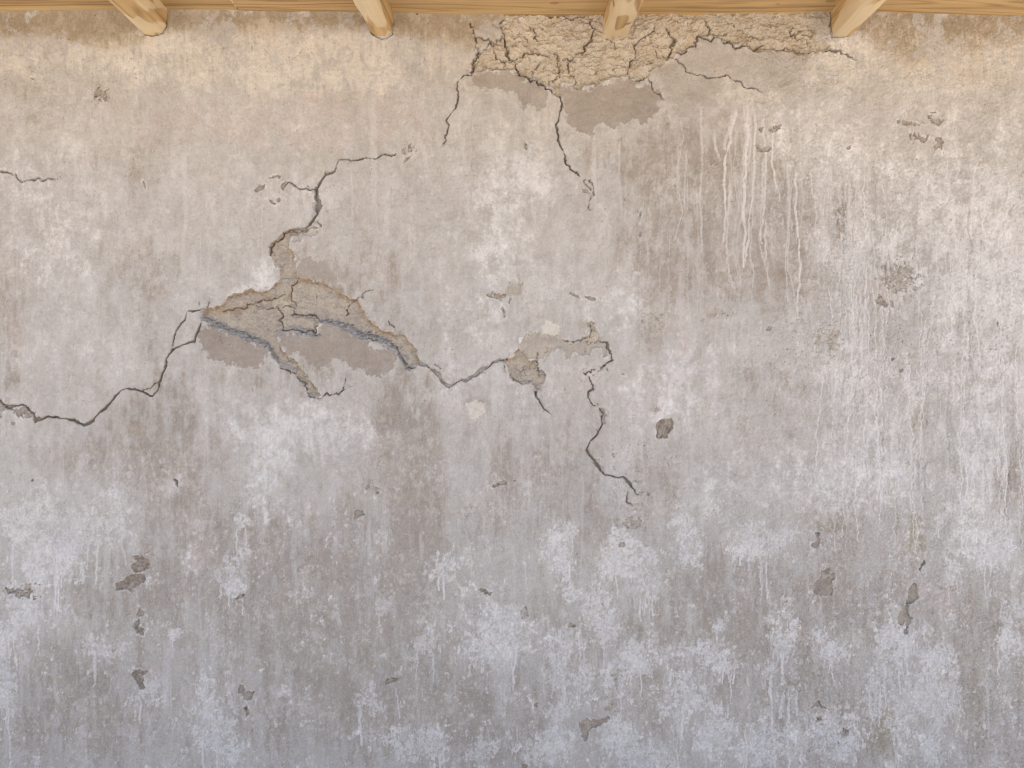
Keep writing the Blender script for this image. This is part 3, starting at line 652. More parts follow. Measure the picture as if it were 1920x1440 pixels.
recess([(1185, 946), (1198, 944), (1204, 937), (1208, 948), (1214, 952), (1196, 960), (1179, 960), (1173, 955), (1177, 950)], 2.2, 953, mud=.6, core_skytint=.3, w_low=3, relief=.6, part=new_part("chip", None))
recess([(1116, 853), (1124, 861), (1129, 877), (1131, 884), (1122, 877), (1113, 866)], 2.5, 954, mud=.6, core_skytint=.2, w_low=2, relief=.6)
crack_part([(883, 140), (870, 141), (860, 149), (856, 166), (859, 187), (851, 207), (839, 222), (837, 225), (842, 237), (834, 255), (836, 264), (831, 271)], "thin wavy crack below the left end of the crumbling top strip", w=1.0, depth=5.5, seed=96, amp=.08)
crack_part([(1049, 182), (1054, 193), (1049, 214), (1042, 235), (1046, 264), (1055, 282), (1060, 305), (1074, 320), (1088, 332)], "crack running down from the crumbling top strip", w=1.5, depth=6.5, seed=97, amp=.08)
crack([(1097, 337), (1100, 348), (1108, 356), (1110, 366)], .8, 3.5, 971); crack([(1106, 337), (1112, 350), (1111, 368), (1104, 378), (1107, 395)], .8, 3.5, 972); chip(1098, 359, 7, 3, 20, 1.8, 973, ragged=.6)
crack_part([(1267, 109), (1282, 122), (1286, 135), (1306, 141), (1327, 146), (1342, 145), (1361, 140), (1368, 146), (1387, 152), (1396, 165), (1415, 166), (1430, 174)], "thin crack stepping down right of the top strip", w=1.0, depth=5, seed=98, amp=.12)
crack([(1215, 146), (1222, 155), (1224, 171), (1238, 176), (1245, 189)], .8, 4, 981)
crack_part([(1548, 96), (1558, 92), (1566, 96), (1577, 95), (1590, 103), (1610, 111)], "short dark crack below the right-hand rafter", depth=8, seed=99, w_list=[1.6, 3.2, 1.6, 1.6, 1.3, .5], dirt=.6)
s_ = crack([(887, 190), (885, 250), (886, 300), (888, 340), (884, 370), (882, 392)], .35, 1.0, 991, dirt=.2, rim=.08, amp=.06)

# ------------------------------------------------------------------ damage: chips and flakes
for i, (x, y, rx, ry, a, dep, rg, part) in enumerate([
    (190, 177, 12, 10, 30, 1.8, .7, 1), (522, 374, 3.5, 3.5, 0, 2, .4, 0),
    (770, 277, 8, 5, 50, 1.6, .6, 1), (757, 283, 5, 6, 20, 1, .7, 0), (764, 297, 8, 2.5, -45, 1.5, .5, 0), (985, 274, 5, 8, -20, 2, .5, 1), (1330, 318, 13, 13, 0, 1.2, 1.0, 1), (1452, 243, 10, 5, -10, 1.8, .7, 1), (1425, 245, 3, 5, 0, 1.5, .6, 0),
    (1420, 276, 5, 5, 0, 1.8, .6, 0), (1436, 281, 12, 4, -10, 1.8, .6, 1), (1592, 276, 4, 3, -30, 1.6, .4, 0), (1704, 230, 20, 4, 5, 1.5, .6, 1), (1755, 226, 13, 6, 0, 1.6, .7, 1), (1752, 210, 5, 1.6, 0, 1.4, .4, 0), (1708, 256, 2.2, 7, 0, 2.2, .4, 0), 
    (1686, 522, 24, 20, 0, 1.8, 1.0, 1), (1653, 566, 9, 6, 30, 1.6, .6, 1), (1672, 568, 3, 8, -15, 1.4, .5, 0), (1577, 395, 6, 14, 0, 1.4, .9, 1), (1574, 430, 6, 14, 0, 1.5, .9, 1), (935, 556, 17, 5, 5, 1.6, .7, 1), (945, 585, 3, 10, -20, 1.2, .5, 0), (1080, 555, 9, 2.4, 30, 1.6, .4, 0), (1108, 559, 11, 3.2, 8, 1.8, .4, 1),
    (450, 1119, 9, 3, -30, 2.4, .4, 1), (36, 1113, 24, 7, 10, 2, .7, 1), (51, 1103, 12, 6, -20, 1.8, .8, 0), (463, 1335, 4, 9, 0, 2, .5, 1),
    (61, 900, 3, 2.5, 0, 2.6, .3, 0), (689, 913, 7, 3, -60, 1.8, .5, 0), (705, 920, 5, 8, 0, 1.6, .8, 0), (940, 907, 14, 3, -12, 1.8, .6, 1), (925, 912, 4, 3, 0, 1.4, .5, 0), (1187, 981, 16, 8, 10, 1.8, .9, 1), (1552, 1072, 4, 8, 0, 2.0, .6, 0),
    (1585, 1376, 8, 8, 0, 1.8, .5, 1), (734, 1277, 9, 5, -15, 2, .6, 1), (984, 1437, 8, 4, 0, 2.2, .4, 1), (1690, 694, 4, 3, -20, 2, .4, 0), (1675, 673, 4, 3, -20, 2, .5, 0),
    (1443, 617, 5, 4, -20, 1.6, .6, 0), (1340, 588, 20, 8, -10, .8, .9, 0), (1870, 608, 1.6, 5, 0, 2.4, .2, 0), (270, 347, 2, 7, -15, 1.2, .3, 0), (60, 147, 4, 1.6, 30, 1.2, .3, 0), (1200, 404, 2, 8, 10, 1.2, .3, 0), (1200, 440, 3, 5, 0, 1.8, .4, 0), (1230, 600, 14, 10, 0, .9, 1.0, 0), (1168, 702, 3, 2, 0, 2, .2, 0), (1232, 770, 5, 5, 0, .8, .8, 0), (1197, 903, 7, 3, 0, 1.6, .9, 0), (1210, 926, 6, 4, 0, 1.4, .9, 0), (1150, 855, 4, 4, 0, .9, .8, 0),
    (1165, 1020, 6, 4, 30, 1.2, .6, 0), (982, 1150, 6, 8, 0, 1.4, .8, 0), (1070, 1172, 6, 4, 0, 1.2, .6, 0), (1560, 640, 10, 22, 0, .9, 1.1, 0), (1533, 640, 5, 16, 0, 1.0, 1.0, 0), (1155, 1270, 6, 14, 0, 1.2, 1.0, 0), (1145, 1322, 9, 10, 0, 1.2, .9, 0), (1480, 1285, 16, 9, 0, 1.0, 1.1, 0), (1535, 1348, 4, 8, 0, 1.2, .7, 0),
]):
    chip(x, y, rx, ry, a, dep * (1.7 if rg < .75 else 1.0), 600 + i, rg, part=new_part("chip") if part else None, stripes=1.0 if (x, y) == (1245, 803) else 0, grime_shade=.32 if rg < .9 else .2)

FLAKES = [
    ([(1539, 1067), (1552, 1075), (1557, 1077), (1560, 1073), (1566, 1075), (1566, 1083), (1563, 1110), (1558, 1116), (1545, 1118), (1527, 1113), (1524, 1097), (1528, 1090), (1539, 1080)], 2.4, 0),
    ([(1529, 1000), (1540, 1000), (1537, 1008), (1539, 1017), (1537, 1025), (1531, 1030), (1522, 1025), (1525, 1018), (1533, 1013), (1532, 1007)], 2.2, 0),
    ([(1715, 1092), (1719, 1096), (1722, 1107), (1724, 1122), (1720, 1127), (1710, 1132), (1702, 1134), (1698, 1132), (1703, 1120), (1705, 1108), (1710, 1098)], 3.4, 0),
    ([(1698, 1134), (1704, 1135), (1703, 1145), (1712, 1158), (1708, 1168), (1702, 1178), (1697, 1192), (1694, 1182), (1697, 1165), (1692, 1172), (1682, 1170), (1683, 1158), (1690, 1145)], 3.2, 0),
    ([(1733, 1050), (1736, 1055), (1730, 1062), (1727, 1071), (1723, 1070), (1726, 1060), (1729, 1055)], 3.6, .5),
    ([(249, 1043), (269, 1044), (278, 1053), (282, 1060), (278, 1067), (270, 1072), (262, 1074), (253, 1077), (247, 1067), (248, 1058), (256, 1053)], 2.6, .12),
    ([(217, 1094), (231, 1089), (239, 1080), (255, 1077), (270, 1077), (273, 1088), (269, 1092), (261, 1097), (253, 1103), (245, 1110), (236, 1105), (219, 1107)], 2.6, .12),
    ([(258, 1138), (262, 1139), (264, 1146), (271, 1144), (269, 1153), (262, 1156), (255, 1152), (259, 1146)], 2.2, .1),
    ([(252, 1167), (262, 1161), (262, 1169), (259, 1177), (270, 1180), (269, 1192), (264, 1191), (255, 1181), (248, 1174)], 2.6, .2),
    ([(448, 1283), (457, 1287), (460, 1300), (475, 1297), (473, 1310), (460, 1313), (450, 1300)], 3.4, .2),
    ([(245, 1265), (253, 1257), (277, 1257), (267, 1270), (273, 1290), (263, 1293), (250, 1273)], 2.0, .1),
    ([(663, 963), (668, 957), (680, 956), (686, 966), (674, 968), (664, 973)], 2.6, .1),
    ([(897, 1107), (907, 1105), (922, 1112), (920, 1118), (910, 1117)], 2.4, .1),
    ([(1242, 786), (1258, 785), (1264, 792), (1260, 808), (1252, 821), (1237, 823), (1230, 820), (1231, 804)], 3.6, .25),
    ([(1088, 1355), (1107, 1352), (1140, 1343), (1145, 1348), (1130, 1357), (1120, 1363), (1107, 1370), (1100, 1390), (1095, 1390), (1090, 1370)], 2.4, .1),
    ([(1520, 1328), (1535, 1314), (1555, 1332), (1547, 1330), (1535, 1323)], 2.8, .1),
    ([(477, 357), (485, 345), (499, 344), (493, 354), (480, 361)], 2.6, .1), ([(503, 335), (518, 327), (527, 328), (524, 335), (521, 331)], 2.4, .1), ([(528, 345), (536, 338), (536, 347), (530, 356)], 2.4, .1), ([(497, 372), (510, 375), (516, 383), (507, 380)], 2.2, .2),
    ([(326, 899), (333, 901), (335, 910), (338, 923), (332, 911)], 4.0, .5), ([(998, 1317), (1008, 1320), (1007, 1328), (1002, 1325)], 3.4, .4),
    ([(1756, 257), (1765, 256), (1772, 265), (1769, 274), (1767, 282), (1765, 277), (1761, 276), (1755, 282), (1752, 288), (1752, 273), (1758, 265)], 2.2, .1),
    ([(1715, 246), (1719, 255), (1723, 255), (1722, 241), (1726, 253), (1734, 259), (1739, 252), (1743, 253), (1739, 265), (1732, 267), (1715, 263)], 2.4, .1),
]
for i, (pts, dep, gr) in enumerate(FLAKES):
    sl, sd, k = recess(pts, dep * 1.2, 1300 + i, mud=.25, bare=.9, core_skytint=.3, w_up=1.0, w_low=2.4, relief=.5, part=new_part("chip"), amp=.14, wob=.45, R=12)
    shade_line = sstep(-.6, .3, sd) * sstep(2.2, .8, sd) * sstep(-.3, .8, noise_in(sl, 18))  # shadowed edge of each flake, painted dark just inside its outline
    L["grime_shade"][sl] = np.maximum(L["grime_shade"][sl], .42 * shade_line)
    if i in (5, 6, 8, 10): H[sl] += 1.2 * noise_in(sl, 14, 10) * sstep(0, 2, sd); gr = .35
    if gr: L["grime_shade"][sl] = np.maximum(L["grime_shade"][sl], gr * sstep(0, 1.5, sd) * sstep(-.6, .9, noise_in(sl, 14)))
    if i == 13:
        st = np.sin(((GX[sl[1]][None, :]) * .85 + (GY[sl[0]][:, None]) * .2) + noise_in(sl, 24))
        H[sl] += 1.6 * st * sstep(0, 3, sd); L["grime_shade"][sl] = np.maximum(L["grime_shade"][sl], .2 * sstep(0, 3, sd) * sstep(.3, -.9, st))

# scattered pinholes, denser where the coat is sandy
dens = blobs([(1500, 620, 60, 90, .9), (1680, 640, 110, 80, .8), (1860, 640, 70, 90, .8), (1700, 280, 120, 60, .5), (1580, 420, 40, 80, .7), (950, 560, 80, 50, .6), (1020, 770, 50, 60, .7), (130, 170, 90, 60, .6), (230, 150, 60, 60, .5), (1150, 1260, 90, 120, .5), (640, 300, 200, 100, .25), (500, 90, 160, 50, .7), (1100, 700, 40, 60, .8), (1190, 860, 60, 90, .8), (700, 390, 60, 30, .5), (1300, 320, 60, 60, .5), (1780, 650, 120, 60, .5), (1450, 640, 70, 60, .6), (1500, 1250, 180, 90, .3), (200, 1240, 60, 40, .5), (60, 1110, 60, 40, .6), (1280, 1290, 70, 60, .5)])
pin = sstep(2.55, 3.0, F(7.5, 7.5, TC) + .9 * np.clip(dens + .15 * mid, 0, 1) + .12 * sml)
H -= 1.6 * pin; L["grime_shade"] = np.maximum(L["grime_shade"], .5 * pin)

# ------------------------------------------------------------------ lime runs and rivulets
def run(pts, w, a, seed, relief=.35, white=True, amp=.05, taper=True):
    p = jag(pts, amp, 3, seed)
    n = len(p)
    wl = [w * (1.25 - .5 * i / n) if taper else w for i in range(n)]
    s_, D_ = line_dist(p, 12, wl)
    D_ = D_ + .35 * noise_in(s_, 10) + (.25 * w * noise_in(s_, 16, 60) if w > 1.1 else 0)
    sf = max(.9, .55 * w)
    m_ = sstep(sf, -.7 * sf, D_)
    fade = np.ones_like(m_)
    y0, y1 = pts[0][1], pts[-1][1]; fade = sstep(y0 - 2, y0 + 22, GY[s_[0]][:, None])
    if w > 1.1 and y1 - y0 > 60: fade = fade * sstep(y1 + 4, y1 - .45 * (y1 - y0), GY[s_[0]][:, None]) if a < .34 or not white else fade * np.ones_like(m_)
    if white:
        L["wash"][s_] = np.maximum(L["wash"][s_], a * m_ * fade)
        L["stain_shade"][s_] *= 1 - .8 * a * m_ * fade
    else:
        TONE[s_] -= .07 * a * m_ * fade
    H[s_] += relief * m_ * fade
for i, (pts, w_, a_) in enumerate([
    ([(1287, 275), (1286, 320), (1284, 395)], 1.8, .45), ([(1336, 243), (1340, 275), (1350, 302)], 2.6, .65), ([(1326, 263), (1321, 276)], 2, .5),
    ([(1384, 196), (1374, 230), (1368, 270), (1359, 300), (1359, 360), (1358, 452)], 2.6, .8), ([(1376, 200), (1366, 245), (1358, 280)], 3.4, .55), ([(1400, 188), (1401, 250), (1398, 300), (1396, 420), (1395, 500)], 3.2, .85), ([(1404, 190), (1406, 260), (1404, 320)], 2.6, .5),
    ([(1413, 200), (1414, 280), (1412, 370), (1405, 430), (1398, 492)], 2.2, .7), ([(1430, 210), (1432, 260), (1435, 330), (1431, 400), (1428, 456)], 2.2, .65), ([(1447, 230), (1448, 280), (1451, 320), (1461, 376)], 2.0, .8), ([(1491, 310), (1492, 400), (1497, 480), (1499, 530), (1495, 596)], 2.0, .85),
    ([(1518, 310), (1522, 350), (1530, 395), (1528, 445)], 1.6, .6), ([(1541, 285), (1536, 340), (1531, 385)], 1.6, .6), ([(1460, 190), (1464, 260), (1460, 300)], 2, .4), ([(1500, 220), (1502, 300), (1500, 350)], 2.4, .4), ([(1576, 470), (1574, 520), (1566, 560)], 1.8, .6), ([(1580, 490), (1575, 560), (1573, 660)], 1.4, .5), ([(1440, 478), (1442, 550)], 1.6, .4),
    ([(1443, 1250), (1444, 1300), (1446, 1345), (1448, 1372)], 3.2, .85), ([(1460, 1310), (1464, 1345)], 2.2, .7), ([(1478, 1270), (1479, 1320), (1476, 1380), (1479, 1440)], 2.2, .85), ([(1494, 1310), (1496, 1370)], 1.4, .6), ([(1366, 1240), (1367, 1278)], 2.6, .8), ([(1322, 1290), (1323, 1340), (1320, 1400), (1324, 1440)], 1.4, .6), ([(1364, 1310), (1366, 1345)], 2.4, .7), ([(1402, 1260), (1404, 1286)], 1.8, .6), ([(1399, 1360), (1400, 1440)], 2.6, .7), ([(1452, 1370), (1455, 1440)], 3.2, .75), ([(1550, 1270), (1552, 1284)], 2, .6), ([(1569, 1380), (1568, 1420)], 2, .7), ([(1600, 1400), (1602, 1440)], 2, .6),
    ([(1036, 1190), (1038, 1240), (1037, 1290), (1034, 1310)], 1.6, .6), ([(1028, 1140), (1030, 1190), (1040, 1240)], 1.6, .5), ([(983, 1035), (985, 1070), (988, 1105)], 1.4, .6), ([(932, 1130), (931, 1180)], 1.4, .5), ([(989, 1190), (990, 1235)], 1.2, .5), ([(855, 1060), (858, 1100)], 1.4, .5), ([(740, 1285), (746, 1310), (750, 1345)], 2.4, .7), ([(793, 1275), (794, 1310)], 1.4, .5), ([(882, 1310), (886, 1325)], 1.4, .6), ([(1092, 1180), (1095, 1230), (1094, 1280)], 1.6, .5), ([(968, 1350), (966, 1440)], 2.0, .5), ([(1068, 1360), (1069, 1400)], 2.2, .6), ([(1268, 1320), (1272, 1380), (1273, 1440)], 1.6, .6), ([(900, 1390), (904, 1440)], 1.8, .5),
    ([(1487, 815), (1490, 850), (1497, 890)], 1.6, .6), ([(1420, 674), (1450, 675), (1480, 676), (1532, 672)], 1.2, .7), ([(1510, 100), (1545, 99)], .8, .2), ([(57, 900), (58, 960), (57, 1040)], 1.4, .4), ([(115, 700), (117, 780), (118, 900)], 1.4, .3), ([(222, 830), (223, 940), (218, 1000)], 1.6, .35), ([(232, 960), (228, 1010), (236, 1060)], 2.6, .5), ([(476, 820), (478, 900), (472, 960)], 1.2, .35), ([(515, 840), (518, 900), (512, 940)], 1.6, .35),
    ([(400, 1290), (398, 1360), (402, 1440)], 1.2, .5), ([(410, 1300), (411, 1440)], 1.2, .5), ([(420, 1300), (419, 1440)], 1.0, .4), ([(388, 1300), (390, 1440)], 1.0, .4), ([(365, 95), (385, 107), (415, 113)], 1.6, .6), ([(250, 130), (255, 170), (260, 245)], 2.4, .35), ([(465, 125), (472, 160), (470, 185)], 1.0, .5), ([(540, 175), (548, 150)], 1.2, .3), ([(1347, 162), (1346, 176)], .7, .3), ([(1166, 140), (1164, 160), (1162, 176)], .7, .5),
]):
    run(pts, w_ * (.78 if i < 17 else .66), a_ * .84, 700 + i)
rr = random.Random(5)
for i in range(34):
    x = rr.uniform(1270, 1600); y = rr.uniform(180, 330); ln = rr.uniform(90, 320)
    run([(x, y), (x + rr.gauss(0, 3), y + ln * .35), (x + rr.gauss(0, 5), y + ln * .7), (x + rr.gauss(0, 6), y + ln)], rr.uniform(.5, 1.7), rr.uniform(.16, .48), 800 + i, amp=.05)
for i in range(210):
    x = rr.uniform(1545, 1935); y = rr.uniform(270, 860); ln = rr.uniform(90, 330)
    pts = [(x, y)]
    while pts[-1][1] < min(y + ln, 1010):
        pts.append((pts[-1][0] + rr.gauss(0, 2.2), pts[-1][1] + rr.uniform(18, 40)))
    light = rr.random() < .55
    run(pts, rr.uniform(.4, 1.2), rr.uniform(.35, .9) if light else rr.uniform(.8, 2.0), 900 + i, white=light, relief=.22 if light else -.5, amp=.09)
for i in range(130):
    x = rr.choice([rr.uniform(1040, 1320), rr.uniform(330, 620), rr.uniform(860, 1050), rr.uniform(1280, 1400)]); y = rr.uniform(300, 900); ln = rr.uniform(60, 240)
    pts = [(x, y), (x + rr.gauss(0, 1.5), y + ln * .5), (x + rr.gauss(0, 2.5), y + ln)]
    run(pts, rr.uniform(.3, .8), rr.uniform(.12, .3), 1000 + i, white=rr.random() < .6, relief=.12, amp=.04)

# broad faint streaks where water has run down the face, pale and dark
for i in range(190):
    x = rr.uniform(-20, 1940); y = rr.choice([rr.uniform(130, 420), rr.uniform(250, 700), rr.uniform(600, 1100), rr.uniform(1000, 1300)]); ln = rr.uniform(70, 300)
    if x < 700 and y < 600 and rr.random() < .5: continue
    pts = [(x, y), (x + rr.gauss(0, 2), y + ln * .4), (x + rr.gauss(0, 3), y + ln * .75), (x + rr.gauss(0, 4), y + ln)]
    run(pts, rr.uniform(1.2, 6.5), rr.uniform(.10, .30) if i % 2 else rr.uniform(.25, .6), 3000 + i, white=bool(i % 2), relief=.05, amp=.03)
# the larger torn remains of the lime coat low on the wall, each with its own outline, gaps and runs
low_spots = [q for q in WASH_SPOTS if q[1] > 950 and q[4] >= .45]
for i, (x, y, rx, ry, a) in enumerate(low_spots):
    n = 13; k0 = rr.uniform(0, 6)
    pts = []
    for k in range(n):
        th = 2 * math.pi * k / n
        f = .74 * (1 + .34 * math.sin(2 * th + k0) + .22 * math.sin(3 * th + 2 * k0)) * rr.uniform(.7, 1.25)
        pts.append((x + rx * f * math.cos(th), y + ry * f * math.sin(th)))
    sl, sd = poly_sd(pts, 24, .30, 2700 + i, 4)
    sd = sd + 1.5 * noise_in(sl, 10, 14) + 3.6 * noise_in(sl, 26, 34) + 2.6 * noise_in(sl, 12, 60)
    m = sstep(-.3, .5, sd) * (1 - .85 * sstep(.75, 1.1, noise_in(sl, 26, 24) + .5 * noise_in(sl, 11)))
    a_ = min(.86, .36 + .52 * a)
    tex = np.clip(.8 + .22 * noise_in(sl, 10, 12, TC) + .2 * noise_in(sl, 30), .15, 1.1)
    L["wash"][sl] = np.clip(np.maximum(L["wash"][sl], a_ * m * tex), 0, .92)
    L["stain_shade"][sl] *= 1 - .65 * m * a_
    H[sl] += .45 * m + .35 * m * noise_in(sl, 8, None, TC)
    for k in range(rr.choice([0, 1, 2, 3])):
        bx = x + rr.uniform(-.7, .7) * rx; ln = rr.uniform(.7, 2.0) * ry + 14
        run([(bx, y + .2 * ry), (bx + rr.gauss(0, 1), y + ln * .6), (bx + rr.gauss(0, 2), y + ln)], rr.uniform(.7, 2.0), a_, 2900 + i * 4 + k, amp=.05)
# torn splashes of lime low on the wall, many with short runs below
sj0, si0 = np.searchsorted(GY, 930), np.searchsorted(GX, 0)
made = 0; tries = 0
while made < 90 and tries < 6000:
    tries += 1
    x = rr.uniform(-20, 1940); y = rr.uniform(930, 1460)
    pr = wash_b[min(NY - 1, np.searchsorted(GY, y)), min(NX - 1, np.searchsorted(GX, x))]
    if rr.random() > .10 + .95 * min(1, pr) * (1.0 if x > 820 else .55): continue
    r = rr.choice([7, 10, 12, 14, 17, 20, 24, 30]) * rr.uniform(.7, 1.2)
    n = 9
    pts = [(x + r * rr.uniform(.35, 1.35) * math.cos(2 * math.pi * k / n) * rr.uniform(.8, 1.2), y + 1.15 * r * rr.uniform(.3, 1.3) * math.sin(2 * math.pi * k / n)) for k in range(n)]
    sl, sd = poly_sd(pts, 14, .28, 2000 + made, 3)
    sd = sd + 1.1 * noise_in(sl, 9) + 1.2 * noise_in(sl, 22, 40)
    m = sstep(-1.2, 1.6, sd) * np.clip(.75 + .35 * noise_in(sl, 12), .1, 1)
    a_ = rr.uniform(.4, .85)
    L["wash"][sl] = np.maximum(L["wash"][sl], a_ * m); L["stain_shade"][sl] *= 1 - .6 * a_ * m; H[sl] += .3 * m
    for k in range(rr.choice([0, 0, 1, 1, 2, 3])):
        bx = x + rr.uniform(-.7, .7) * r; ln = rr.uniform(.8, 3.2) * r + 8
        run([(bx, y), (bx + rr.gauss(0, 1), y + ln * .5), (bx + rr.gauss(0, 1.5), y + ln)], rr.uniform(.5, 1.3), a_ * .95, 2300 + made * 4 + k, amp=.05)
    made += 1

# narrow gaps round the rafter ends where the plaster stops short of the wood
for i, (pts, w_) in enumerate([([(271, 66), (284, 67), (300, 66), (308, 60), (313, 48), (314, 28)], 1.2), ([(693, 40), (696, 62), (704, 69), (722, 72), (736, 66)], 1.1), ([(737, 66), (738, 40)], .6), ([(1136, 70), (1145, 73), (1160, 74), (1170, 72)], 1.0), ([(1557, 22), (1558, 45), (1557, 66)], 1.2), ([(1560, 69), (1580, 70), (1594, 68)], 1.0)]):
    crack(pts, w_, 5, 1200 + i, dirt=.45, rim=.15, amp=.08)
# plaster squeezed up against the boards
H += 1.4 * sstep(30, 20, Yg + .8 * sml)

for k in L: np.clip(L[k], 0, 1, out=L[k])
np.clip(TONE, .2, .8, out=TONE)

# ------------------------------------------------------------------ build the wall from the relief, one mesh per part
def build_wall(mat):
    xs = ((GX - 960) * S).astype(np.float32); zs = (CAM_Z - (GY - 720) * S).astype(np.float32)
    V = np.empty((NY, NX, 3), np.float32)
    V[..., 0] = xs[None, :]; V[..., 1] = -H * S; V[..., 2] = zs[:, None]
    # smooth normals of the whole surface, so that parts meet without a seam
    dHx = np.gradient(V[..., 1], xs, axis=1); dHz = np.gradient(V[..., 1], zs, axis=0)
    N = np.stack([dHx, -np.ones_like(dHx), dHz], -1)
    N /= np.linalg.norm(N, axis=-1, keepdims=True)
    V = V.reshape(-1, 3); N = N.reshape(-1, 3)
    A = {"layers_a": np.stack([L["wash"], L["stain_shade"], L["mud"], L["bare"]], -1).reshape(-1, 4),
         "layers_b": np.stack([L["ochre"], L["pink"], L["core_skytint"], L["grime_shade"]], -1).reshape(-1, 4),
         "layers_c": np.stack([L["cream"], L["olive"], TONE, ROUGH], -1).reshape(-1, 4)}
    idx = np.arange(NY * NX, dtype=np.int32).reshape(NY, NX)
    quads = np.stack([idx[1:, :-1], idx[1:, 1:], idx[:-1, 1:], idx[:-1, :-1]], -1).reshape(-1, 4)
    reg = REG[:-1, :-1].reshape(-1)
    def mesh_of(name, q):
        used = np.unique(q)
        remap = np.zeros(NY * NX, np.int32); remap[used] = np.arange(len(used), dtype=np.int32)
        me = bpy.data.meshes.new(name)
        nf = len(q)
        me.vertices.add(len(used)); me.loops.add(nf * 4); me.polygons.add(nf)
        me.vertices.foreach_set("co", V[used].ravel())
        me.loops.foreach_set("vertex_index", remap[q].ravel())
        me.polygons.foreach_set("loop_start", np.arange(0, nf * 4, 4, dtype=np.int32))
        me.polygons.foreach_set("use_smooth", np.ones(nf, bool))
        for an, arr in A.items():
            at = me.attributes.new(an, 'FLOAT_COLOR', 'POINT')
            at.data.foreach_set("color", np.ascontiguousarray(arr[used], np.float32).ravel())
        me.update(calc_edges=True)
        me.materials.append(mat)
        me.normals_split_custom_set_from_vertices(N[used])
        return me
    wall = bpy.data.objects.new("plaster_wall", mesh_of("plaster_wall", quads[reg == 0]))
    sc.collection.objects.link(wall)
    tag(wall, "weathered grey-beige adobe wall with cracked, peeling lime plaster", "wall")
    for i in range(1, len(PARTS)):
        q = quads[reg == i]
        if len(q) < 12: continue
        nm, lab = PARTS[i]
        o = bpy.data.objects.new(nm, mesh_of(nm, q))
        sc.collection.objects.link(o)
        o.parent = wall
        if lab: o["label"] = lab
    # the thickness of the wall behind its face
    x0, x1, z0, z1, y0, y1 = xs[0], xs[-1], 0.0, float(zs[0]), 0.03, 0.45
    me = bpy.data.meshes.new("wall_core")
    me.from_pydata([(x0, y0, z0), (x1, y0, z0), (x1, y1, z0), (x0, y1, z0), (x0, y0, z1), (x1, y0, z1), (x1, y1, z1), (x0, y1, z1)], [],
                   [(0, 3, 2, 1), (4, 5, 6, 7), (0, 1, 5, 4), (1, 2, 6, 5), (2, 3, 7, 6), (3, 0, 4, 7)])
    o = bpy.data.objects.new("wall_core", me); sc.collection.objects.link(o); o.parent = wall
    m, t, b = new_mat("mud_brick"); b.inputs["Base Color"].default_value = (.36, .27, .18, 1); b.inputs["Roughness"].default_value = .95
    me.materials.append(m)
    return wall
build_wall(plaster_material())

# ------------------------------------------------------------------ ground
def ground():
    me = bpy.data.meshes.new("ground")
    r = 400
    me.from_pydata([(-r, -r, 0), (r, -r, 0), (r, r, 0), (-r, r, 0)], [], [(0, 1, 2, 3)])
    o = bpy.data.objects.new("ground", me); sc.collection.objects.link(o); o["kind"] = "structure"
    m, t, b = new_mat("sandy_earth")
    co = node(t, "ShaderNodeTexCoord").outputs["Object"]
    n = noise(t, co, 1.3, 8, .6)
    c = ramp(t, n, [(.3, (.39, .33, .27)), (.7, (.49, .43, .355))])
    t.links.new(c, b.inputs["Base Color"]); b.inputs["Roughness"].default_value = .95
    me.materials.append(m)
ground()

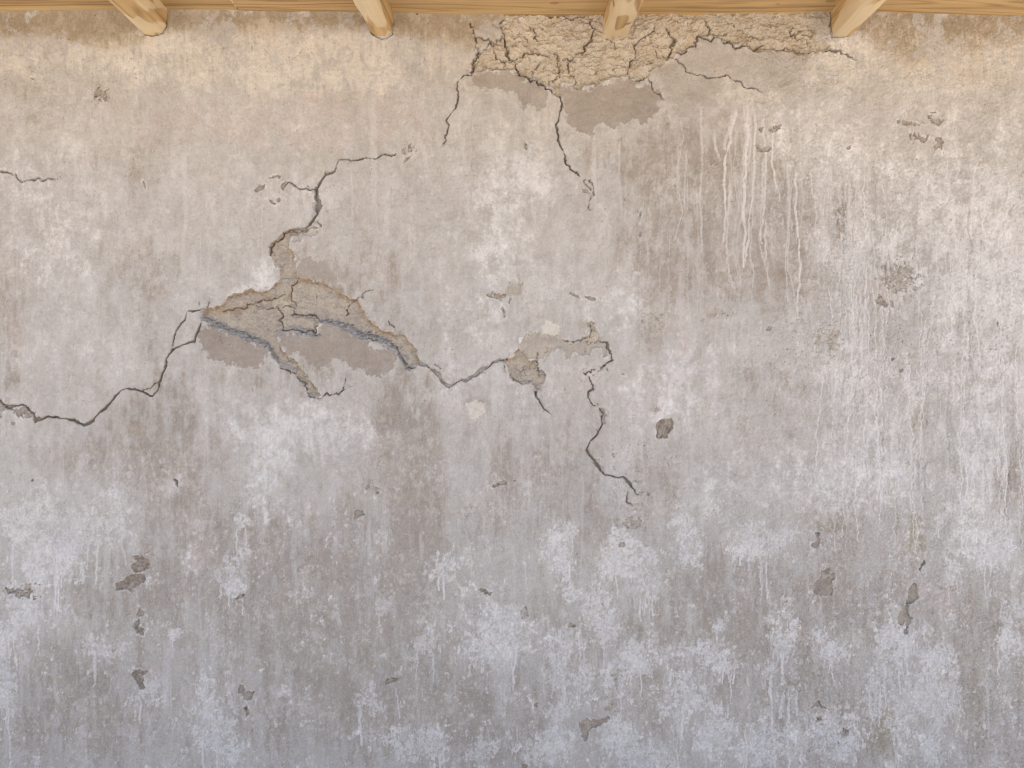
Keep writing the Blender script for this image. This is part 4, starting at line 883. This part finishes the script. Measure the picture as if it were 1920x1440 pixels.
# ------------------------------------------------------------------ wood
def wood_material(name, axis, tone=1.0, seed=0.0, hewn=False, knots=()):
    m, t, b = new_mat(name)
    tc = node(t, "ShaderNodeTexCoord").outputs["Object"]
    mp = node(t, "ShaderNodeMapping")
    sc3 = [1.0, 1.0, 1.0]
    for i in range(3): sc3[i] = 1.3 if i == axis else 22.0
    mp.inputs["Scale"].default_value = sc3
    mp.inputs["Location"].default_value = (seed, seed * 1.7, seed * .6)
    t.links.new(tc, mp.inputs[0])
    v = mp.outputs[0]
    g = noise(t, v, 1.6, 5, .6, .6)
    wv = node(t, "ShaderNodeMath", operation='SINE')
    t.links.new(mth(t, 'MULTIPLY', noise(t, v, .55, 2, .5, .3), 60.0), wv.inputs[0])
    rings = mth(t, 'ADD', mth(t, 'MULTIPLY', wv.outputs[0], .5), .5)
    lines = mth(t, 'POWER', rings, 3.0)
    f = mth(t, 'ADD', mth(t, 'MULTIPLY', g, .75), mth(t, 'MULTIPLY', lines, -.15))
    c = ramp(t, f, [(.15, (.33 * tone, .21 * tone, .10 * tone)), (.36, (.58 * tone, .405 * tone, .20 * tone)), (.55, (.69 * tone, .505 * tone, .27 * tone)), (.8, (.77 * tone, .60 * tone, .36 * tone))])
    if hewn:
        mp2 = node(t, "ShaderNodeMapping"); s2 = [26.0] * 3; s2[axis] = 7.0
        mp2.inputs["Scale"].default_value = s2; mp2.inputs["Location"].default_value = (seed, seed, seed)
        t.links.new(tc, mp2.inputs[0])
        h = noise(t, mp2.outputs[0], 1.0, 1.5, .4)
        hm = ramp(t, h, [(.47, 0.0), (.51, 1.0)])
        c = mixc(t, mth(t, 'MULTIPLY', hm, .75), c, (.78, .67, .47))
        kn = noise(t, tc, 26, 1, .4); km = ramp(t, kn, [(.74, 0.0), (.80, 1.0)])
        c = mixc(t, mth(t, 'MULTIPLY', km, .7), c, (.16, .08, .03))
    for (kx, ky, kr) in knots:
        d = node(t, "ShaderNodeVectorMath", operation='DISTANCE')
        sq = node(t, "ShaderNodeVectorMath", operation='MULTIPLY'); sq.inputs[1].default_value = (.55, 1, 0)
        t.links.new(tc, sq.inputs[0]); t.links.new(sq.outputs[0], d.inputs[0]); d.inputs[1].default_value = (kx * .55, ky, 0)
        dn = mth(t, 'ADD', mth(t, 'DIVIDE', d.outputs["Value"], kr), mth(t, 'MULTIPLY', mth(t, 'SUBTRACT', noise(t, tc, 160, 2), .5), .5))
        c = mixc(t, mth(t, 'MULTIPLY', ramp(t, dn, [(.0, .9), (.45, .55), (.6, .9), (.8, .0)]), .8), c, (.23, .15, .085))
    dust = ramp(t, noise(t, tc, 7, 4, .6), [(.45, 0.0), (.75, 1.0)])
    c = mixc(t, mth(t, 'MULTIPLY', dust, .2), c, (.40, .30, .19))
    t.links.new(c, b.inputs["Base Color"])
    b.inputs["Roughness"].default_value = .55 if hewn else .62
    b.inputs["Specular IOR Level"].default_value = .3
    bp = node(t, "ShaderNodeBump"); bp.inputs["Strength"].default_value = .35; bp.inputs["Distance"].default_value = .002
    t.links.new(f, bp.inputs["Height"]); t.links.new(bp.outputs[0], b.inputs["Normal"])
    return m

# underside line of the boards where they meet the plaster
DX = [-800, 0, 200, 300, 440, 660, 735, 900, 1000, 1130, 1290, 1560, 1660, 1900, 2700]
DY = [17, 19.5, 20.0, 17.5, 20.5, 22.5, 24, 27, 27.5, 26, 24.5, 21.5, 22.5, 29, 31]
TILT = math.radians(0.6)                   # boards fall very slightly towards the front
def deck_z(px, t): return PZ(float(np.interp(px, DX, DY))) - t * math.tan(TILT)

def board(name, px0, px1, t0, t1, mat, thick=.022, bev=.0025):
    """A planed board running along the wall, from t0 to t1 metres in front of it, its lower edges eased."""
    n = max(2, int((px1 - px0) / 40))
    xs = np.linspace(px0, px1, n + 1)
    prof = [(t0, bev), (t0 + bev, 0), ((t0 * .67 + t1 * .33), -.0004), ((t0 * .33 + t1 * .67), -.0004), (t1 - bev, 0), (t1, bev), (t1, thick), (t0, thick)]
    vs, fs = [], []
    for x in xs:
        for (t, dz) in prof:
            vs.append((PX(x), -t, deck_z(x, t) + dz))
    k = len(prof)
    for i in range(n):
        for j in range(k):
            a = i * k + j; b_ = i * k + (j + 1) % k
            fs.append((a, a + k, b_ + k, b_))
    fs.append(tuple(range(k))); fs.append(tuple(reversed(range(n * k, n * k + k))))
    me = bpy.data.meshes.new(name); me.from_pydata(vs, [], fs); me.update()
    o = bpy.data.objects.new(name, me); sc.collection.objects.link(o); me.materials.append(mat)
    return o
boards_group = "wooden boards of the eave ceiling"
wm = [wood_material("pine_board", 0, .95, 1.3), wood_material("pine_board_pale", 0, .98, 7.7, knots=((PX(1037), -.062, .009), (PX(1540), -.058, .010), (PX(1447), -.045, .004), (PX(1897), -.055, .004))), wood_material("pine_board_brown", 0, .8, 4.1)]
tag(board("ceiling_board", -800, 433 + 14, -.08, .0735, wm[0]), "honey-coloured ceiling board above the leftmost rafter end, left of the board joint", "board", boards_group)
tag(board("ceiling_board", 450, 2700, -.08, .078, wm[1]), "long pale pine ceiling board running right from the board joint over three rafters", "board", boards_group)
tag(board("ceiling_board", -800, 1502.8, .0738, .2167, wm[2]), "browner ceiling board just in front of the one along the wall", "board", boards_group)
far_lab = "pine ceiling board nearer the open edge of the eave"
tag(board("ceiling_board", 1503, 2700, .0783, .2167, wm[0]), "short ceiling board in the second row at the right end", "board", boards_group)
for i in range(4):
    t0 = .217 + i * .142
    tag(board("ceiling_board", -800, 2700, t0, t0 + .1417, wm[i % 3]), far_lab, "board", boards_group)
tag(board("ceiling_board", -800, 2700, -.50, -.082, wm[2]), "wide board bedded on top of the wall", "board", boards_group)

def rafter(name, rings, mat, label, yaw=0.0):
    """A hewn pole: rings are (t, [(px, py) ...]) cross sections given at the wall plane and t metres in front of it."""
    vs, fs = [], []
    k = len(rings[0][1])
    # refine along the length and around for soft hewn facets
    for (t, sec) in rings:
        for (x, y) in sec:
            vs.append((PX(x), -t, PZ(y) - t * math.tan(TILT)))
    n = len(rings)
    for i in range(n - 1):
        for j in range(k):
            a = i * k + j; b_ = i * k + (j + 1) % k
            fs.append((a, b_, b_ + k, a + k))
    fs.append(tuple(reversed(range(k)))); fs.append(tuple(range((n - 1) * k, n * k)))
    me = bpy.data.meshes.new(name); me.from_pydata(vs, [], fs); me.update()
    import bmesh
    bm = bmesh.new(); bm.from_mesh(me)
    bmesh.ops.recalc_face_normals(bm, faces=bm.faces)
    bmesh.ops.bevel(bm, geom=[e for e in bm.edges], offset=.0022, segments=2, profile=.6, affect='EDGES', clamp_overlap=True)
    bm.to_mesh(me); bm.free()
    for p_ in me.polygons: p_.use_smooth = True
    try: me.set_sharp_from_angle(angle=math.radians(28))
    except Exception: pass
    o = bpy.data.objects.new(name, me); sc.collection.objects.link(o); me.materials.append(mat)
    return tag(o, label, "rafter", "hewn rafters under the eave")

def secs(base, seed, wob=3.0, end_dx=0.0, grow=4.0):
    """Cross sections along a rafter; irregular like axe and drawknife work."""
    r = random.Random(seed)
    out = []
    for t in (-.05, 0.0, .045, .10, .16, .23, .32, .45, .60, .74):
        f = min(1, max(0, t) / .16)
        sec = []
        for (x, y) in base:
            j = 0 if t <= 0 else wob * (0.5 if t < .06 else 1)
            sec.append((x + r.uniform(-j, j) + end_dx * max(0, t) , y + (0 if y < 28 else r.uniform(-j, j) * .8 + grow * f)))
        out.append((t, sec))
    return out
R1 = [(246, 14), (315, 14), (314, 30), (312, 50), (304, 62), (291, 66), (273, 65), (258, 52), (246, 34)]
R2 = [(690, 14), (738, 14), (738, 40), (735, 60), (728, 68), (706, 69), (697, 62), (692, 40)]
R3 = [(1134, 14), (1192, 14), (1188, 34), (1180, 58), (1172, 70), (1158, 73), (1142, 71), (1133, 62), (1132, 34)]
R4 = [(1559, 14), (1622, 14), (1618, 34), (1606, 54), (1593, 67), (1578, 69), (1562, 67), (1558, 50), (1558, 30)]
for nm_seed, base, sd_, dx, lab in (
    (1, R1, 3, 10, "hewn pale rafter at the left, slanting to the upper left"),
    (2, R2, 8, -40, "squared hewn rafter end, second from the left"),
    (3, R3, 15, 30, "hewn rafter end standing over the crumbling cracked mud"),
    (4, R4, 22, -10, "hewn rafter at the right, slanting to the upper right, above the dark crack"),
):
    rafter("rafter", secs(base, sd_, 2.6, dx), wood_material("hewn_pine", 1, 1.0, 2.3 * nm_seed, True), lab)
for base_off, lab, mi in ((-440, "hewn rafter beyond the left end of the row, out past the edge", 5), (1860, "hewn rafter beyond the right end of the row, out past the edge", 6)):
    rafter("rafter", secs([(x + base_off, y) for x, y in (R1 if base_off < 0 else [(a - 1134 + 180, b) for a, b in R3])], 30 + mi, 2.6), wood_material("hewn_pine", 1, 1.0, 2.3 * mi, True), lab)
